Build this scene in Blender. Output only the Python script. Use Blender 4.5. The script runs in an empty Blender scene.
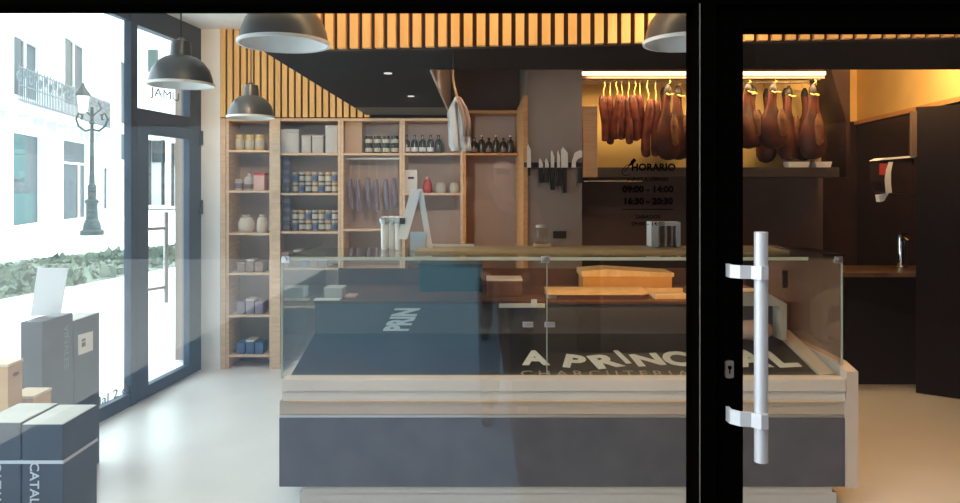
import bpy, bmesh, math, random
from mathutils import Vector, Matrix
random.seed(7)
C = bpy.context.scene.collection
EYE = 1.55
F, PX, PY = 700.0, 480.0, 185.0
def P(px, py, Y): return Vector(((px-PX)*Y/F, Y, EYE+(PY-py)*Y/F))
def XA(px, Y): return (px-PX)*Y/F
def ZA(py, Y): return EYE+(PY-py)*Y/F

# ------------------------------------------------------------------ materials
def nodes_of(name):
    m = bpy.data.materials.new(name); m.use_nodes = True
    nt = m.node_tree; nt.nodes.clear()
    out = nt.nodes.new('ShaderNodeOutputMaterial')
    return m, nt, out
def mat(name, col, rough=.6, metal=0, spec=.3, col2=None, scale=8, stretch=(1,1,1), bump=0, contrast=(.35,.65), emit=None, estr=0):
    m, nt, out = nodes_of(name)
    b = nt.nodes.new('ShaderNodeBsdfPrincipled')
    b.inputs['Base Color'].default_value = (*col, 1)
    b.inputs['Roughness'].default_value = rough; b.inputs['Metallic'].default_value = metal
    b.inputs['Specular IOR Level'].default_value = spec
    if emit:
        b.inputs['Emission Color'].default_value = (*emit, 1); b.inputs['Emission Strength'].default_value = estr
    if col2 or bump:
        tc = nt.nodes.new('ShaderNodeTexCoord'); mp = nt.nodes.new('ShaderNodeMapping')
        mp.inputs['Scale'].default_value = stretch
        nz = nt.nodes.new('ShaderNodeTexNoise'); nz.inputs['Scale'].default_value = scale; nz.inputs['Detail'].default_value = 5
        nt.links.new(tc.outputs['Object'], mp.inputs['Vector']); nt.links.new(mp.outputs['Vector'], nz.inputs['Vector'])
        if col2:
            r = nt.nodes.new('ShaderNodeValToRGB')
            r.color_ramp.elements[0].position = contrast[0]; r.color_ramp.elements[1].position = contrast[1]
            r.color_ramp.elements[0].color = (*col, 1); r.color_ramp.elements[1].color = (*col2, 1)
            nt.links.new(nz.outputs['Fac'], r.inputs['Fac']); nt.links.new(r.outputs['Color'], b.inputs['Base Color'])
        if bump:
            bp = nt.nodes.new('ShaderNodeBump'); bp.inputs['Strength'].default_value = bump; bp.inputs['Distance'].default_value = .01
            nt.links.new(nz.outputs['Fac'], bp.inputs['Height']); nt.links.new(bp.outputs['Normal'], b.inputs['Normal'])
    nt.links.new(b.outputs['BSDF'], out.inputs['Surface'])
    return m
def glass(name, tint=(1,1,1), ior=1.5, rough=0.0, gtint=(1,1,1)):
    m, nt, out = nodes_of(name)
    t = nt.nodes.new('ShaderNodeBsdfTransparent'); t.inputs['Color'].default_value = (*tint, 1)
    g = nt.nodes.new('ShaderNodeBsdfGlossy'); g.inputs['Roughness'].default_value = rough; g.inputs['Color'].default_value = (*gtint, 1)
    fr = nt.nodes.new('ShaderNodeFresnel')
    ge = nt.nodes.new('ShaderNodeNewGeometry'); mr = nt.nodes.new('ShaderNodeMapRange')   # thin pane: same reflectance on both faces
    mr.inputs['To Min'].default_value = ior; mr.inputs['To Max'].default_value = 1/ior
    nt.links.new(ge.outputs['Backfacing'], mr.inputs['Value']); nt.links.new(mr.outputs['Result'], fr.inputs['IOR'])
    mx = nt.nodes.new('ShaderNodeMixShader')
    nt.links.new(fr.outputs['Fac'], mx.inputs['Fac']); nt.links.new(t.outputs[0], mx.inputs[1]); nt.links.new(g.outputs[0], mx.inputs[2])
    nt.links.new(mx.outputs[0], out.inputs['Surface'])
    return m
def emis(name, col, s):
    m, nt, out = nodes_of(name)
    e = nt.nodes.new('ShaderNodeEmission'); e.inputs['Color'].default_value = (*col, 1); e.inputs['Strength'].default_value = s
    nt.links.new(e.outputs[0], out.inputs['Surface']); return m
def s2l(r, g, b):
    f = lambda c: (c/255/12.92) if c/255 <= .04045 else ((c/255+.055)/1.055)**2.4
    return (f(r), f(g), f(b))
M = {}
M['black'] = mat('black_frame', (.0014,.0010,.0008), .8, spec=0)
M['anth'] = mat('anthracite_frame', (.045,.065,.10), .5, spec=.3)  # blue cast of reflected haze is put into the base colour
M['soffit'] = mat('black_soffit', (.006,.006,.006), .7, spec=.1)
M['greybeam'] = mat('grey_beam', (.10,.095,.08), .7)
M['slat'] = mat('pine_slat', (.78,.44,.15), .5, col2=(.88,.53,.20), scale=5, stretch=(6,6,.6))
M['slatback'] = mat('slat_backing', (.05,.022,.008), .8)
M['white'] = mat('white_plaster', (.82,.80,.77), .8, col2=(.86,.84,.81), scale=3)
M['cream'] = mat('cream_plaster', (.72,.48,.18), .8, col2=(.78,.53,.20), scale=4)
M['wallbrown'] = mat('taupe_wall', (.20,.15,.125), .8, col2=(.23,.175,.145), scale=3)
M['greywall'] = mat('grey_wall', (.25,.195,.165), .75, col2=(.28,.22,.185), scale=4)
M['darkpanel'] = mat('dark_cladding', (.018,.009,.007), .35, spec=.25, col2=(.028,.014,.010), scale=4)
M['darkcab'] = mat('dark_cabinet', (.006,.0035,.003), .5, spec=.10)
M['wood'] = mat('shelf_wood', (.62,.42,.27), .55, col2=(.72,.51,.34), scale=6, stretch=(1,1,8))
M['wooddark'] = mat('warm_wood', (.50,.24,.09), .5, col2=(.60,.31,.13), scale=6, stretch=(1,1,8))
M['shelfback'] = mat('shelf_backing', (.42,.34,.31), .8, col2=(.46,.38,.34), scale=3)
M['floor'] = mat('floor_tile', (.76,.74,.70), .28, spec=.4, col2=(.81,.79,.75), scale=3, contrast=(.3,.7))
M['steel'] = mat('brushed_steel', (.72,.70,.68), .32, metal=1)
M['handle'] = mat('satin_handle', (.62,.60,.60), .42, metal=.35, spec=.5)
M['chrome'] = mat('chrome', (.9,.88,.86), .12, metal=1)
M['lampgrey'] = mat('lamp_grey', (.075,.08,.085), .35, spec=.5, metal=.2)
M['lampin'] = mat('lamp_inner_white', (.85,.84,.80), .6)
M['nose'] = mat('counter_ledge', (.62,.55,.48), .4, col2=(.66,.59,.51), scale=2)
M['beige'] = mat('counter_beige', (.46,.38,.30), .5, col2=(.50,.41,.33), scale=2)
M['svc'] = mat('service_slab', (.24,.20,.12), .5, col2=(.28,.23,.14), scale=3)
M['slate'] = mat('counter_slate', (.085,.085,.10), .5, col2=(.105,.105,.12), scale=7)
M['kick'] = mat('kick_plate', (.62,.58,.53), .45)
M['deck'] = mat('black_deck', (.012,.014,.016), .35, spec=.4)
M['letter'] = mat('white_lettering', (.80,.78,.75), .6)
M['letter2'] = mat('bright_lettering', (.92,.94,.95), .5)
M['letterd'] = mat('grey_lettering', (.42,.33,.24), .6)
M['dkletter'] = mat('dark_lettering', (.0015,.001,.001), 1.0, spec=0)
M['rear'] = mat('counter_rear', (.10,.045,.025), .6, col2=(.14,.06,.03), scale=3)
M['step'] = mat('counter_step', (.11,.09,.08), .5)
M['cream2'] = mat('cream_panel', (.60,.50,.42), .5)
M['board'] = mat('beech_board', (.62,.38,.16), .5, col2=(.72,.46,.22), scale=4, stretch=(8,1,1))
M['boardend'] = mat('board_dark_edge', (.09,.03,.015), .6)
M['boxorange'] = mat('orange_box', (.55,.25,.06), .6, col2=(.62,.30,.09), scale=4)
M['paper'] = mat('white_paper', (.80,.80,.80), .8)
M['cloth'] = mat('white_cloth', (.72,.66,.60), .9, bump=.3, scale=30)
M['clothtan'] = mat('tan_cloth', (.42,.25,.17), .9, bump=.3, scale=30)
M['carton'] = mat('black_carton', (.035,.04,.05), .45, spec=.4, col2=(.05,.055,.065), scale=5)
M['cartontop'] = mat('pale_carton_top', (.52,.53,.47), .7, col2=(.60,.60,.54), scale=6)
M['ribbon'] = mat('white_ribbon', (.62,.64,.66), .6)
M['crate'] = mat('orange_crate', (.62,.34,.13), .6, col2=(.70,.41,.18), scale=5, stretch=(1,1,6))
M['crate2'] = mat('pale_crate', (.74,.58,.38), .6, col2=(.80,.65,.45), scale=5, stretch=(6,1,1))
M['ham'] = mat('cured_ham', (.032,.007,.004), .5, col2=(.10,.022,.010), scale=7, bump=.4)
M['hamfat'] = mat('ham_fat', (.22,.09,.035), .5, col2=(.07,.02,.010), scale=14, bump=.3)
M['loin'] = mat('cured_loin', (.04,.007,.004), .5, col2=(.17,.032,.014), scale=14, bump=.5)
M['rope'] = mat('yellow_rope', (.75,.52,.15), .8)
M['hoof'] = mat('dark_hoof', (.02,.012,.01), .5)
M['pork'] = mat('pink_ham', (.70,.40,.33), .45, col2=(.78,.50,.42), scale=8)
M['blade'] = mat('knife_blade', (.80,.72,.62), .35, metal=.15)
M['bhandle'] = mat('knife_handle', (.012,.011,.011), .5)
M['red'] = mat('red_plastic', (.50,.06,.05), .45)
M['whiteplastic'] = mat('white_plastic', (.72,.70,.66), .45)
M['green'] = mat('dark_green_glass', (.030,.035,.025), .2, spec=.5)
M['jar'] = mat('jar_glass', (.10,.10,.085), .2, spec=.5)
M['jarlabel'] = mat('jar_label', (.50,.47,.40), .6)
M['lidw'] = mat('pale_lid', (.48,.45,.40), .4)
M['lidy'] = mat('gold_lid', (.62,.45,.20), .4)
M['bluepack'] = mat('blue_pack', (.08,.12,.24), .5)
M['brownpack'] = mat('brown_pack', (.26,.17,.13), .6)
M['purplepack'] = mat('mauve_pack', (.22,.17,.23), .6)
M['bag'] = mat('paper_bag', (.60,.52,.44), .8, bump=.4, scale=20)
M['card'] = mat('cardboard', (.46,.31,.20), .8)
M['boxwhite'] = mat('white_carton', (.50,.47,.45), .7)
M['tealbox'] = mat('teal_machine', (.03,.055,.058), .4, spec=.4)
M['ledge'] = mat('rack_ledge', (.05,.04,.036), .6)
M['post'] = mat('cabinet_edge', (.09,.06,.048), .6)
M['mottled'] = mat('mottled_worktop', (.16,.085,.045), .3, spec=.5, col2=(.26,.15,.08), scale=9)  # darker wood with random lighter mottling
M['rubber'] = mat('black_rubber', (.01,.01,.01), .8)
M['led'] = emis('warm_led', (1,.80,.55), 3.0)
M['ledo'] = emis('amber_led', (1,.60,.25), .5)
M['spot'] = emis('downlight_glow', (1,.93,.85), .9)
M['pane'] = glass('window_pane', (.97,.98,.98))
M['pane2'] = glass('side_pane', (.93,.98,.99))
M['cglass'] = glass('counter_glass', (.94,.965,.955))
M['ctop'] = glass('counter_top_glass', (.80,.86,.78), ior=1.6)
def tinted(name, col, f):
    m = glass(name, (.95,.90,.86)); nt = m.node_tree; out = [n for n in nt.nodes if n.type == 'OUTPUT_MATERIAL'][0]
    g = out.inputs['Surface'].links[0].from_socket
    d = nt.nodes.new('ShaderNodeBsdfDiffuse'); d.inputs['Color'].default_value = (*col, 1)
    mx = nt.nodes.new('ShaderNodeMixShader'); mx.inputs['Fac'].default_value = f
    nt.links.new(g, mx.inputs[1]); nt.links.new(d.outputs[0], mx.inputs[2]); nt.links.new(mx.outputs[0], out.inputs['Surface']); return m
M['tan_reflect'] = tinted('tan_reflection_glass', (.70,.42,.28), .22)  # tan diffuse share stands in for the reflection in this pane
M['gedge'] = mat('glass_edge', (.40,.44,.36), .3, spec=.5)
M['jarclear'] = glass('clear_jar', (.86,.84,.78), ior=1.35)
M['pave'] = mat('pale_paving', (.80,.83,.83), .8, col2=(.86,.89,.89), scale=.6)
M['pave2'] = mat('haze_blue_road', (.11,.23,.30), .7, col2=(.13,.27,.345), scale=.7)  # unseen road, blue tint put in for the haze in the panes
M['facade'] = mat('white_render', (.86,.86,.84), .9, col2=(.92,.92,.90), scale=.5)
M['win'] = mat('grey_window', (.06,.075,.085), .5)
M['shutter'] = mat('teal_shutter', (.055,.11,.11), .6)
M['shutter2'] = mat('grey_shutter', (.085,.095,.10), .6)
M['iron'] = mat('iron_grey', (.04,.055,.055), .6)
M['ironpale'] = mat('weathered_iron', (.15,.17,.18), .6)
M['stone'] = mat('pale_stone', (.62,.63,.60), .9)
M['grass'] = mat('verge_plants', (.10,.14,.09), .9, col2=(.19,.23,.18), scale=1.5)
M['soil'] = mat('verge_soil', (.15,.18,.15), .9, col2=(.24,.27,.24), scale=2)
M['oppdark'] = mat('brown_facade', (.040,.020,.016), .9, col2=(.055,.030,.024), scale=.4)
M['opppale'] = mat('grey_facade', (.06,.06,.06), .9, col2=(.08,.08,.08), scale=.4)

# ------------------------------------------------------------------ mesh builder
class MB:
    def __init__(s): s.bm = bmesh.new()
    def box(s, x0, x1, y0, y1, z0, z1, bev=0, rot=None, about=None):
        r = bmesh.ops.create_cube(s.bm, size=1)
        vs = r['verts']
        for v in vs:
            v.co = Vector(((x0+x1)/2+v.co.x*(x1-x0), (y0+y1)/2+v.co.y*(y1-y0), (z0+z1)/2+v.co.z*(z1-z0)))
        if rot is not None:
            a = about or Vector(((x0+x1)/2, (y0+y1)/2, (z0+z1)/2))
            for v in vs: v.co = rot @ (v.co-a)+a
        if bev:
            es = list({e for v in vs for e in v.link_edges})
            bmesh.ops.bevel(s.bm, geom=es, offset=bev, segments=2, affect='EDGES', profile=.5)
        return s
    def cyl(s, p0, p1, r0, r1=None, n=16):
        p0, p1 = Vector(p0), Vector(p1); r1 = r0 if r1 is None else r1
        d = p1-p0; q = d.to_track_quat('Z', 'Y').to_matrix()
        a = [s.bm.verts.new(p0+q@Vector((r0*math.cos(2*math.pi*i/n), r0*math.sin(2*math.pi*i/n), 0))) for i in range(n)]
        b = [s.bm.verts.new(p1+q@Vector((r1*math.cos(2*math.pi*i/n), r1*math.sin(2*math.pi*i/n), 0))) for i in range(n)]
        for i in range(n): s.bm.faces.new((a[i], a[(i+1)%n], b[(i+1)%n], b[i]))
        s.bm.faces.new(a[::-1]); s.bm.faces.new(b); return s
    def lathe(s, c, prof, n=20, sx=1, sy=1, wob=0, caps=True, bend=None):
        c = Vector(c); rings = []
        for k, (r, z) in enumerate(prof):
            ph = random.random()*6.28
            off = bend(z) if bend else Vector((0,0,0))
            ring = []
            for i in range(n):
                a = 2*math.pi*i/n; rr = r*(1+wob*math.sin(3*a+k*.6)+wob*.6*math.sin(2*a+ph))
                ring.append(s.bm.verts.new(c+off+Vector((rr*sx*math.cos(a), rr*sy*math.sin(a), z))))
            rings.append(ring)
        for k in range(len(rings)-1):
            A, B = rings[k], rings[k+1]
            for i in range(n): s.bm.faces.new((A[i], A[(i+1)%n], B[(i+1)%n], B[i]))
        if caps:
            s.bm.faces.new(rings[0][::-1]); s.bm.faces.new(rings[-1])
        return s
    def tube(s, pts, r, n=8):
        pts = [Vector(p) for p in pts]; rings = []
        for k, p in enumerate(pts):
            d = (pts[min(k+1, len(pts)-1)]-pts[max(k-1, 0)]).normalized()
            q = d.to_track_quat('Z', 'Y').to_matrix()
            rr = r[k] if isinstance(r, (list, tuple)) else r
            rings.append([s.bm.verts.new(p+q@Vector((rr*math.cos(2*math.pi*i/n), rr*math.sin(2*math.pi*i/n), 0))) for i in range(n)])
        for k in range(len(rings)-1):
            A, B = rings[k], rings[k+1]
            # match starting vertex to avoid twisting
            j = min(range(n), key=lambda t: (A[0].co-B[t].co).length)
            B = B[j:]+B[:j]; rings[k+1] = B
            for i in range(n): s.bm.faces.new((A[i], A[(i+1)%n], B[(i+1)%n], B[i]))
        s.bm.faces.new(rings[0][::-1]); s.bm.faces.new(rings[-1]); return s
    def prism(s, poly, ext):
        ext = Vector(ext)
        a = [s.bm.verts.new(Vector(p)) for p in poly]; b = [s.bm.verts.new(Vector(p)+ext) for p in poly]
        n = len(poly)
        s.bm.faces.new(a[::-1]); s.bm.faces.new(b)
        for i in range(n): s.bm.faces.new((a[i], a[(i+1)%n], b[(i+1)%n], b[i]))
        return s
    def text(s, string, mx, size=1.0, bold=.02, ext=.002, align='CENTER', stretch=1, spacing=1):
        cu = bpy.data.curves.new('t', 'FONT'); cu.body = string; cu.size = size; cu.offset = bold*size
        cu.extrude = ext; cu.align_x = align; cu.align_y = 'CENTER'; cu.space_character = spacing; cu.resolution_u = 3
        o = bpy.data.objects.new('t', cu); C.objects.link(o)
        dg = bpy.context.evaluated_depsgraph_get(); dg.update()
        me = bpy.data.meshes.new_from_object(o.evaluated_get(dg))
        me.transform(mx @ Matrix.Diagonal((stretch, 1, 1, 1)))
        s.bm.from_mesh(me); bpy.data.meshes.remove(me)
        bpy.data.objects.remove(o); bpy.data.curves.remove(cu); return s
ORG = {}
def link(name, mb, m, parent=None, smooth=False, base=None):
    bm = mb.bm
    bmesh.ops.recalc_face_normals(bm, faces=bm.faces[:])
    if parent is not None: o0 = ORG[parent.name]
    else:
        o0 = Vector(base) if base is not None else Vector((0,0,0))
    for v in bm.verts: v.co -= o0
    me = bpy.data.meshes.new(name); bm.to_mesh(me); bm.free()
    me.materials.append(m)
    if smooth:
        for p in me.polygons: p.use_smooth = True
        try: me.set_sharp_from_angle(angle=math.radians(40))
        except Exception: pass
    o = bpy.data.objects.new(name, me); C.objects.link(o)
    if parent is not None: o.parent = parent
    else: o.location = o0
    ORG[o.name] = o0.copy()
    return o
def tag(o, label=None, cat=None, group=None, kind=None):
    if label: o['label'] = label
    if cat: o['category'] = cat
    if group: o['group'] = group
    if kind: o['kind'] = kind
    return o
def thing(name, loc, label, cat, group=None, kind=None):
    o = bpy.data.objects.new(name, None); C.objects.link(o); o.location = loc; o.empty_display_size = .1
    ORG[o.name] = Vector(loc)
    return tag(o, label, cat, group, kind)
def dup(root, loc, label, group=None, rz=0, scale=None):
    r = root.copy(); C.objects.link(r); r.location = loc; r.rotation_euler = (0,0,rz); r['label'] = label
    if group: r['group'] = group
    if scale: r.scale = scale
    ORG[r.name] = Vector(loc)
    for ch in list(root.children):
        c = ch.copy(); C.objects.link(c); c.parent = r
        for g in list(ch.children):
            d = g.copy(); C.objects.link(d); d.parent = c
    return r
ORD = ['first','second','third','fourth','fifth','sixth','seventh','eighth','ninth','tenth','eleventh','twelfth','thirteenth','fourteenth']
NUM = ['zero','one','two','three','four','five','six','seven','eight','nine','ten','eleven','twelve','thirteen','fourteen']
def ordl(i, n):
    if n == 2: return ['left','right'][i]
    if i == 0: return 'leftmost'
    if i == n-1: return 'rightmost'
    return ORD[i]
def B(*a, **k): return MB().box(*a, **k)

# ------------------------------------------------------------------ room shell
CEIL, SOF, YG = 2.86, 2.14, 2.15
def LW(Y): return -2.475+.105*(Y-4.62)
def LY(px): return 2.96/(.105+(480-px)/700)
def RW(Y): return 3.76+.157*(Y-5.49)
S = 'structure'
tag(link('floor', MB().prism([(LW(2.1),2.1,0),(3.7,2.1,0),(4.4,7.8,0),(LW(6.3),7.8,0)], (0,0,-.1)), M['floor']), 'pale glossy tiled shop floor', 'floor', kind=S)
tag(link('ceiling', MB().prism([(LW(2.1)-.1,2.1,CEIL),(3.7,2.1,CEIL),(4.4,7.8,CEIL),(LW(6.3)-.1,7.8,CEIL)], (0,0,.25)), M['white']), 'white shop ceiling above slatted panels', 'ceiling', kind=S)
# black dropped soffit over the counter (L-shaped)
FX0, FY0, FS = -.957, 3.10, -.097
def FYa(x): return FY0+FS*(x-FX0)
YS = 3.58
sof = MB().prism([(FX0,FYa(FX0)+.03,SOF),(3.35,FYa(3.35)+.03,SOF),(3.35,YS,SOF),(-.256,YS,SOF),(-.256,5.32,SOF),(FX0,5.32,SOF)], (0,0,CEIL-SOF))
sof_o = tag(link('ceiling_soffit', sof, M['soffit']), 'black dropped soffit over the display counter', 'soffit', kind=S)
for (px,py) in ((388,73),(411,96)):
    Y = (SOF-EYE)*F/(PY-py)
    link('downlight', MB().cyl((XA(px,Y),Y,SOF-.004),(XA(px,Y),Y,SOF+.01),.022), M['spot'], sof_o)
tag(link('beam_rear', B(FX0,-.256,5.32,5.88,SOF,CEIL), M['greybeam']), 'grey lowered beam between black soffit and shelves', 'beam', kind=S)
tag(link('trim_1', B(-.256,-.246,YS,5.88,SOF-.01,CEIL), M['cream2']), 'pale cheek lining the raised ceiling recess', 'trim', kind=S)
# slatted fascia of the soffit
fa = thing('trim_2', (FX0,FY0,SOF), 'pine slat fascia along front of black soffit', 'slat panel', kind=S)
mb = MB(); ln = math.hypot(3.35-FX0, FYa(3.35)-FYa(FX0)); ang = math.atan2(FS, 1)
bk = MB(); R = Matrix.Rotation(ang, 3, 'Z')
o0 = Vector((FX0, FY0, 0))
def fbox(m_, a, b, y0, y1, z0, z1):
    n0 = len(m_.bm.verts); m_.box(a, b, y0, y1, z0, z1); m_.bm.verts.ensure_lookup_table()
    for v in m_.bm.verts[n0:]: v.co = R@v.co+o0
fbox(bk, 0, ln, .0, .028, SOF, CEIL); link('backing_panel', bk, M['slatback'], fa)
x = .01
while x+.037 < ln:
    fbox(mb, x, x+.036, -.028, .0, SOF+.004, CEIL-.01); x += .0553
link('slats', mb, M['slat'], fa)
# slats on the back wall above the shelves
YB = 5.9
sb = thing('trim_3', (-2.18,YB,2.117), 'pine slats on back wall over left shelves', 'slat panel', kind=S)
link('backing_panel', B(-2.18,FX0+.05,YB,YB+.03,2.117,CEIL), M['slatback'], sb)
mb = MB(); x = -2.178
while x < FX0+.01:
    mb.box(x, x+.04, YB-.024, YB, 2.12, CEIL); x += .0575
link('slats', mb, M['slat'], sb)
# back walls
tag(link('wall_back', B(-2.7,2.9,6.2,6.3,0,CEIL), M['wallbrown']), 'taupe back wall behind the shelves', 'wall', kind=S)
tag(link('wall_column', B(-2.42,-2.182,YB-.02,6.2,0,CEIL), M['white']), 'white pilaster between side door and shelves', 'wall', kind=S)
pil = tag(link('wall_pillar', B(XA(525,5.1)+.02,XA(582,5.1),5.1,6.2,0,CEIL), M['greywall']), 'grey wall section carrying the knife rack', 'wall', kind=S)
tag(link('trim_4', B(XA(525,5.1)-.012,XA(525,5.1)+.019,5.085,6.19,0,2.2), M['wooddark']), 'warm wood edge strip on the knife wall', 'trim', kind=S)
XR0 = XA(582,5.1)
tag(link('wall_niche', B(XR0,2.9,5.95,6.19,1.69,CEIL), M['cream']), 'cream plaster wall behind the hanging hams', 'wall', kind=S)
M['brownpanel'] = mat('brown_panelling', (.13,.08,.065), .4, spec=.3, col2=(.16,.10,.08), scale=3)
tag(link('wall_rear_lower', B(XR0,2.9,5.92,6.19,0,1.61), M['brownpanel']), 'dark brown panelled wall under the hams', 'wall', kind=S)
tag(link('wall_kitchen', B(2.9,4.3,7.6,7.7,0,2.24), M['darkpanel']), 'dark panelled wall at the back of kitchen', 'wall', kind=S)
tag(link('wall_kitchen_upper', B(2.9,4.3,7.6,7.7,2.24,CEIL), M['cream']), 'cream upper wall at back of kitchen', 'wall', kind=S)
tag(link('wall_partition', B(2.9,2.96,5.95,7.6,0,CEIL), M['darkpanel']), 'dark partition beside the ham rack', 'wall', kind=S)
def rw(z0, z1, t0, t1, y0=2.1, y1=7.6):
    return MB().prism([(RW(y0)+t0,y0,z0),(RW(y0)+t1,y0,z0),(RW(y1)+t1,y1,z0),(RW(y1)+t0,y1,z0)], (0,0,z1-z0))
tag(link('wall_right', rw(0,2.2,0,.1), M['darkpanel']), 'dark clad lower right wall', 'wall', kind=S)
tag(link('wall_right_upper', rw(2.24,CEIL,0,.1), M['cream']), 'cream upper right wall lit yellow', 'wall', kind=S)
tag(link('trim_5', rw(2.2,2.24,-.03,.1), M['wooddark']), 'wood ledge along the right wall', 'trim', kind=S)

# ------------------------------------------------------------------ shop front
XL0 = LW(2.1)-.1
J0, J1 = XA(686,YG+.06), XA(743,YG-.045)
HZ = ZA(13.5,YG+.06); DZ = ZA(34.5,YG+.045)
w1 = thing('window_1', ((XL0+J0)/2,YG,0), 'large fixed shop window pane in black frame', 'window', kind=S)
fr = MB().box(XL0,3.4,YG-.06,YG+.06,HZ,3.2)
fr.box(J0,J0+.055,YG-.06,YG+.06,0,HZ).box(XL0,XL0+.12,YG-.06,YG+.06,0,HZ).box(XL0,J0,YG-.05,YG+.05,-.02,.07)
link('window_frame', fr, M['black'], w1)
link('jamb_highlight', B(J0+.004,J0+.007,YG-.064,YG-.0602,.0,HZ), M['greybeam'], w1)  # thin grey strip standing in for the highlight along the jamb edge
link('glass_pane', B(XL0+.1,J0+.01,YG-.005,YG+.005,.05,HZ+.01), M['pane'], w1)
# opening-hours lettering on the pane
RX = Matrix.Rotation(math.pi/2, 4, 'X')
def front(px, py, Y=YG-.007): return Matrix.Translation(P(px,py,Y)) @ RX
pxm = YG/F
dec = MB()
dec.text('HORARIO', front(653.5,167.5), 9.6*pxm, .04, .0004, stretch=1.0, spacing=1.03)
dec.text('09:00 - 14:00', front(648,189.5), 8.8*pxm, .04, .0004, stretch=1.08)
dec.text('16:30 - 20:30', front(648,201.5), 8.8*pxm, .04, .0004, stretch=1.06)
dec.text('LUNES A VIERNES', front(648,179.5), 5.2*pxm, .01, .0004)
dec.text('SABADOS', front(648,217), 5.2*pxm, .012, .0004, stretch=1.1)
dec.text('09:00 - 14:00', front(648,224), 5.2*pxm, .012, .0004, stretch=1.2)
a, b = P(622,209.3,YG-.007), P(674,208.7,YG-.007); dec.box(a.x,b.x,YG-.0074,YG-.0066,a.z-.0012,a.z+.0012)
# ham outline and knife emblem
ring = [P(628+5.5*math.cos(t)-2*math.sin(t), 170+5.5*math.sin(t), YG-.007) for t in [k*.45+.9 for k in range(12)]]
dec.tube(ring, .0012, 5)
dec.tube([P(624,172,YG-.007), P(629,166,YG-.007), P(632,162.5,YG-.007)], [.0008,.002,.0045], 6)
dec.tube([P(632,162.5,YG-.007), P(635,159.5,YG-.007)], .006, 6)
link('lettering', dec, M['dkletter'], w1)
# entrance door on the right
d1 = thing('door_1', ((J0+3.3)/2,YG,0), 'black framed glass entrance door with long pull handle', 'door', kind=S)
link('door_frame', MB().box(J0+.058,J1,YG-.045,YG+.045,.01,HZ).box(J1,3.3,YG-.045,YG+.045,DZ,HZ).box(J1,3.3,YG-.045,YG+.045,.01,.10).box(2.0,2.2,YG-.045,YG+.045,.1,DZ), M['black'], d1)
link('glass_pane', B(J1-.01,2.01,YG-.005,YG+.005,.09,DZ+.01), M['pane'], d1)
YH = YG-.10
hx = XA(761,YH)
h = link('pull_handle', MB().cyl((hx,YH,ZA(461.5,YH)),(hx,YH,ZA(232,YH)),.0195,n=28), M['handle'], d1, smooth=True)
for (ya, yb) in ((265,279.5),(411.5,427.5)):
    ym = (ya+yb)/2; z = ZA(ym,YH); hh = (yb-ya)/2*YH/F*.9
    x0 = XA(727,YG-.045)
    pts = [(x0-.004,YG-.044),(x0-.002,YG-.075),(x0+.02,YG-.098),(x0+.05,YG-.104),(hx-.01,YG-.127),(hx+.012,YG-.124),(hx+.022,YG-.1)]
    inner = [(hx+.018,YG-.1),(hx+.01,YG-.119),(hx-.008,YG-.121),(x0+.05,YG-.096),(x0+.023,YG-.090),(x0+.006,YG-.072),(x0+.006,YG-.044)]
    link('handle_bracket', MB().prism([(p[0],p[1],z-hh) for p in pts+inner], (0,0,2*hh)), M['handle'], h)
lx, lz = XA(729,YG-.05), ZA(369,YG-.05)
lk = MB(); w_, h_ = .0135, .0265
pol = []
for k in range(16):
    t = 2*math.pi*k/16; pol.append((lx+w_*max(-.92,min(.92,math.cos(t)*1.2)), YG-.056, lz+(h_-.008)*(1 if math.sin(t)>0 else -1)+.008*math.sin(t)))
lk.prism(pol, (0,.012,0)); lko = link('lock_plate', lk, M['steel'], d1)
link('keyhole', MB().cyl((lx,YG-.058,lz+.006),(lx,YG-.054,lz+.006),.006).box(lx-.0018,lx+.0018,YG-.058,YG-.054,lz-.012,lz+.004), M['black'], lko)

# ------------------------------------------------------------------ left glazed wall
def lbox(mb, ya, yb, z0, z1, t=.06, off=0):
    mb.prism([(LW(ya)-t+off,ya,z0),(LW(ya)+off,ya,z0),(LW(yb)+off,yb,z0),(LW(yb)-t+off,yb,z0)], (0,0,z1-z0)); return mb
Ys = {k: LY(k) for k in (125,137,148,189,200,204)}
w2 = thing('window_2', (LW(3.5),3.5,0), 'tall fixed side window looking onto the white street', 'window', kind=S)
YP = LY(130.5)
f2 = MB(); lbox(f2,2.2,YP,0,.09,.05); lbox(f2,2.2,YP,2.7,CEIL,.05); lbox(f2,YP,Ys[137],0,CEIL,.05,.004)
link('window_frame', f2, M['anth'], w2)
g2 = MB(); lbox(g2,2.2,YP+.01,.085,2.71,.01,-.03); link('glass_pane', g2, M['pane2'], w2)
def side(px, py):
    Y = LY(px); return Matrix.Translation((LW(Y)-.012, Y, ZA(py,Y))) @ Matrix.Rotation(math.pi/2-math.atan(.105),4,'Z') @ RX
dl = MB(); dl.text('dal 2 dau', side(119,393.5), .085, .012, .0005, stretch=1.5); link('lettering', dl, M['ironpale'], w2)
d2 = thing('door_2', (LW(5.4),5.4,0), 'dark framed glass side door with transom window', 'door', kind=S)
f3 = MB()
lbox(f3,Ys[137]+.002,Ys[148],0.005,2.0,.05,.004); lbox(f3,Ys[189],Ys[200],0.005,2.0,.05,.004)
lbox(f3,Ys[148],Ys[189],0.005,.09,.05,.004); lbox(f3,Ys[148],Ys[189],1.92,2.0,.05,.004)
link('door_leaf_frame', f3, M['anth'], d2)
f4 = MB(); lbox(f4,Ys[137]+.001,Ys[200],2.002,2.10,.07); lbox(f4,Ys[137]+.001,Ys[200],2.69,CEIL,.07); lbox(f4,Ys[189]+.02,Ys[200],2.1,2.69,.07); lbox(f4,Ys[200]+.001,Ys[204]+.02,0,CEIL,.08)
link('door_frame', f4, M['anth'], d2)
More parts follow.
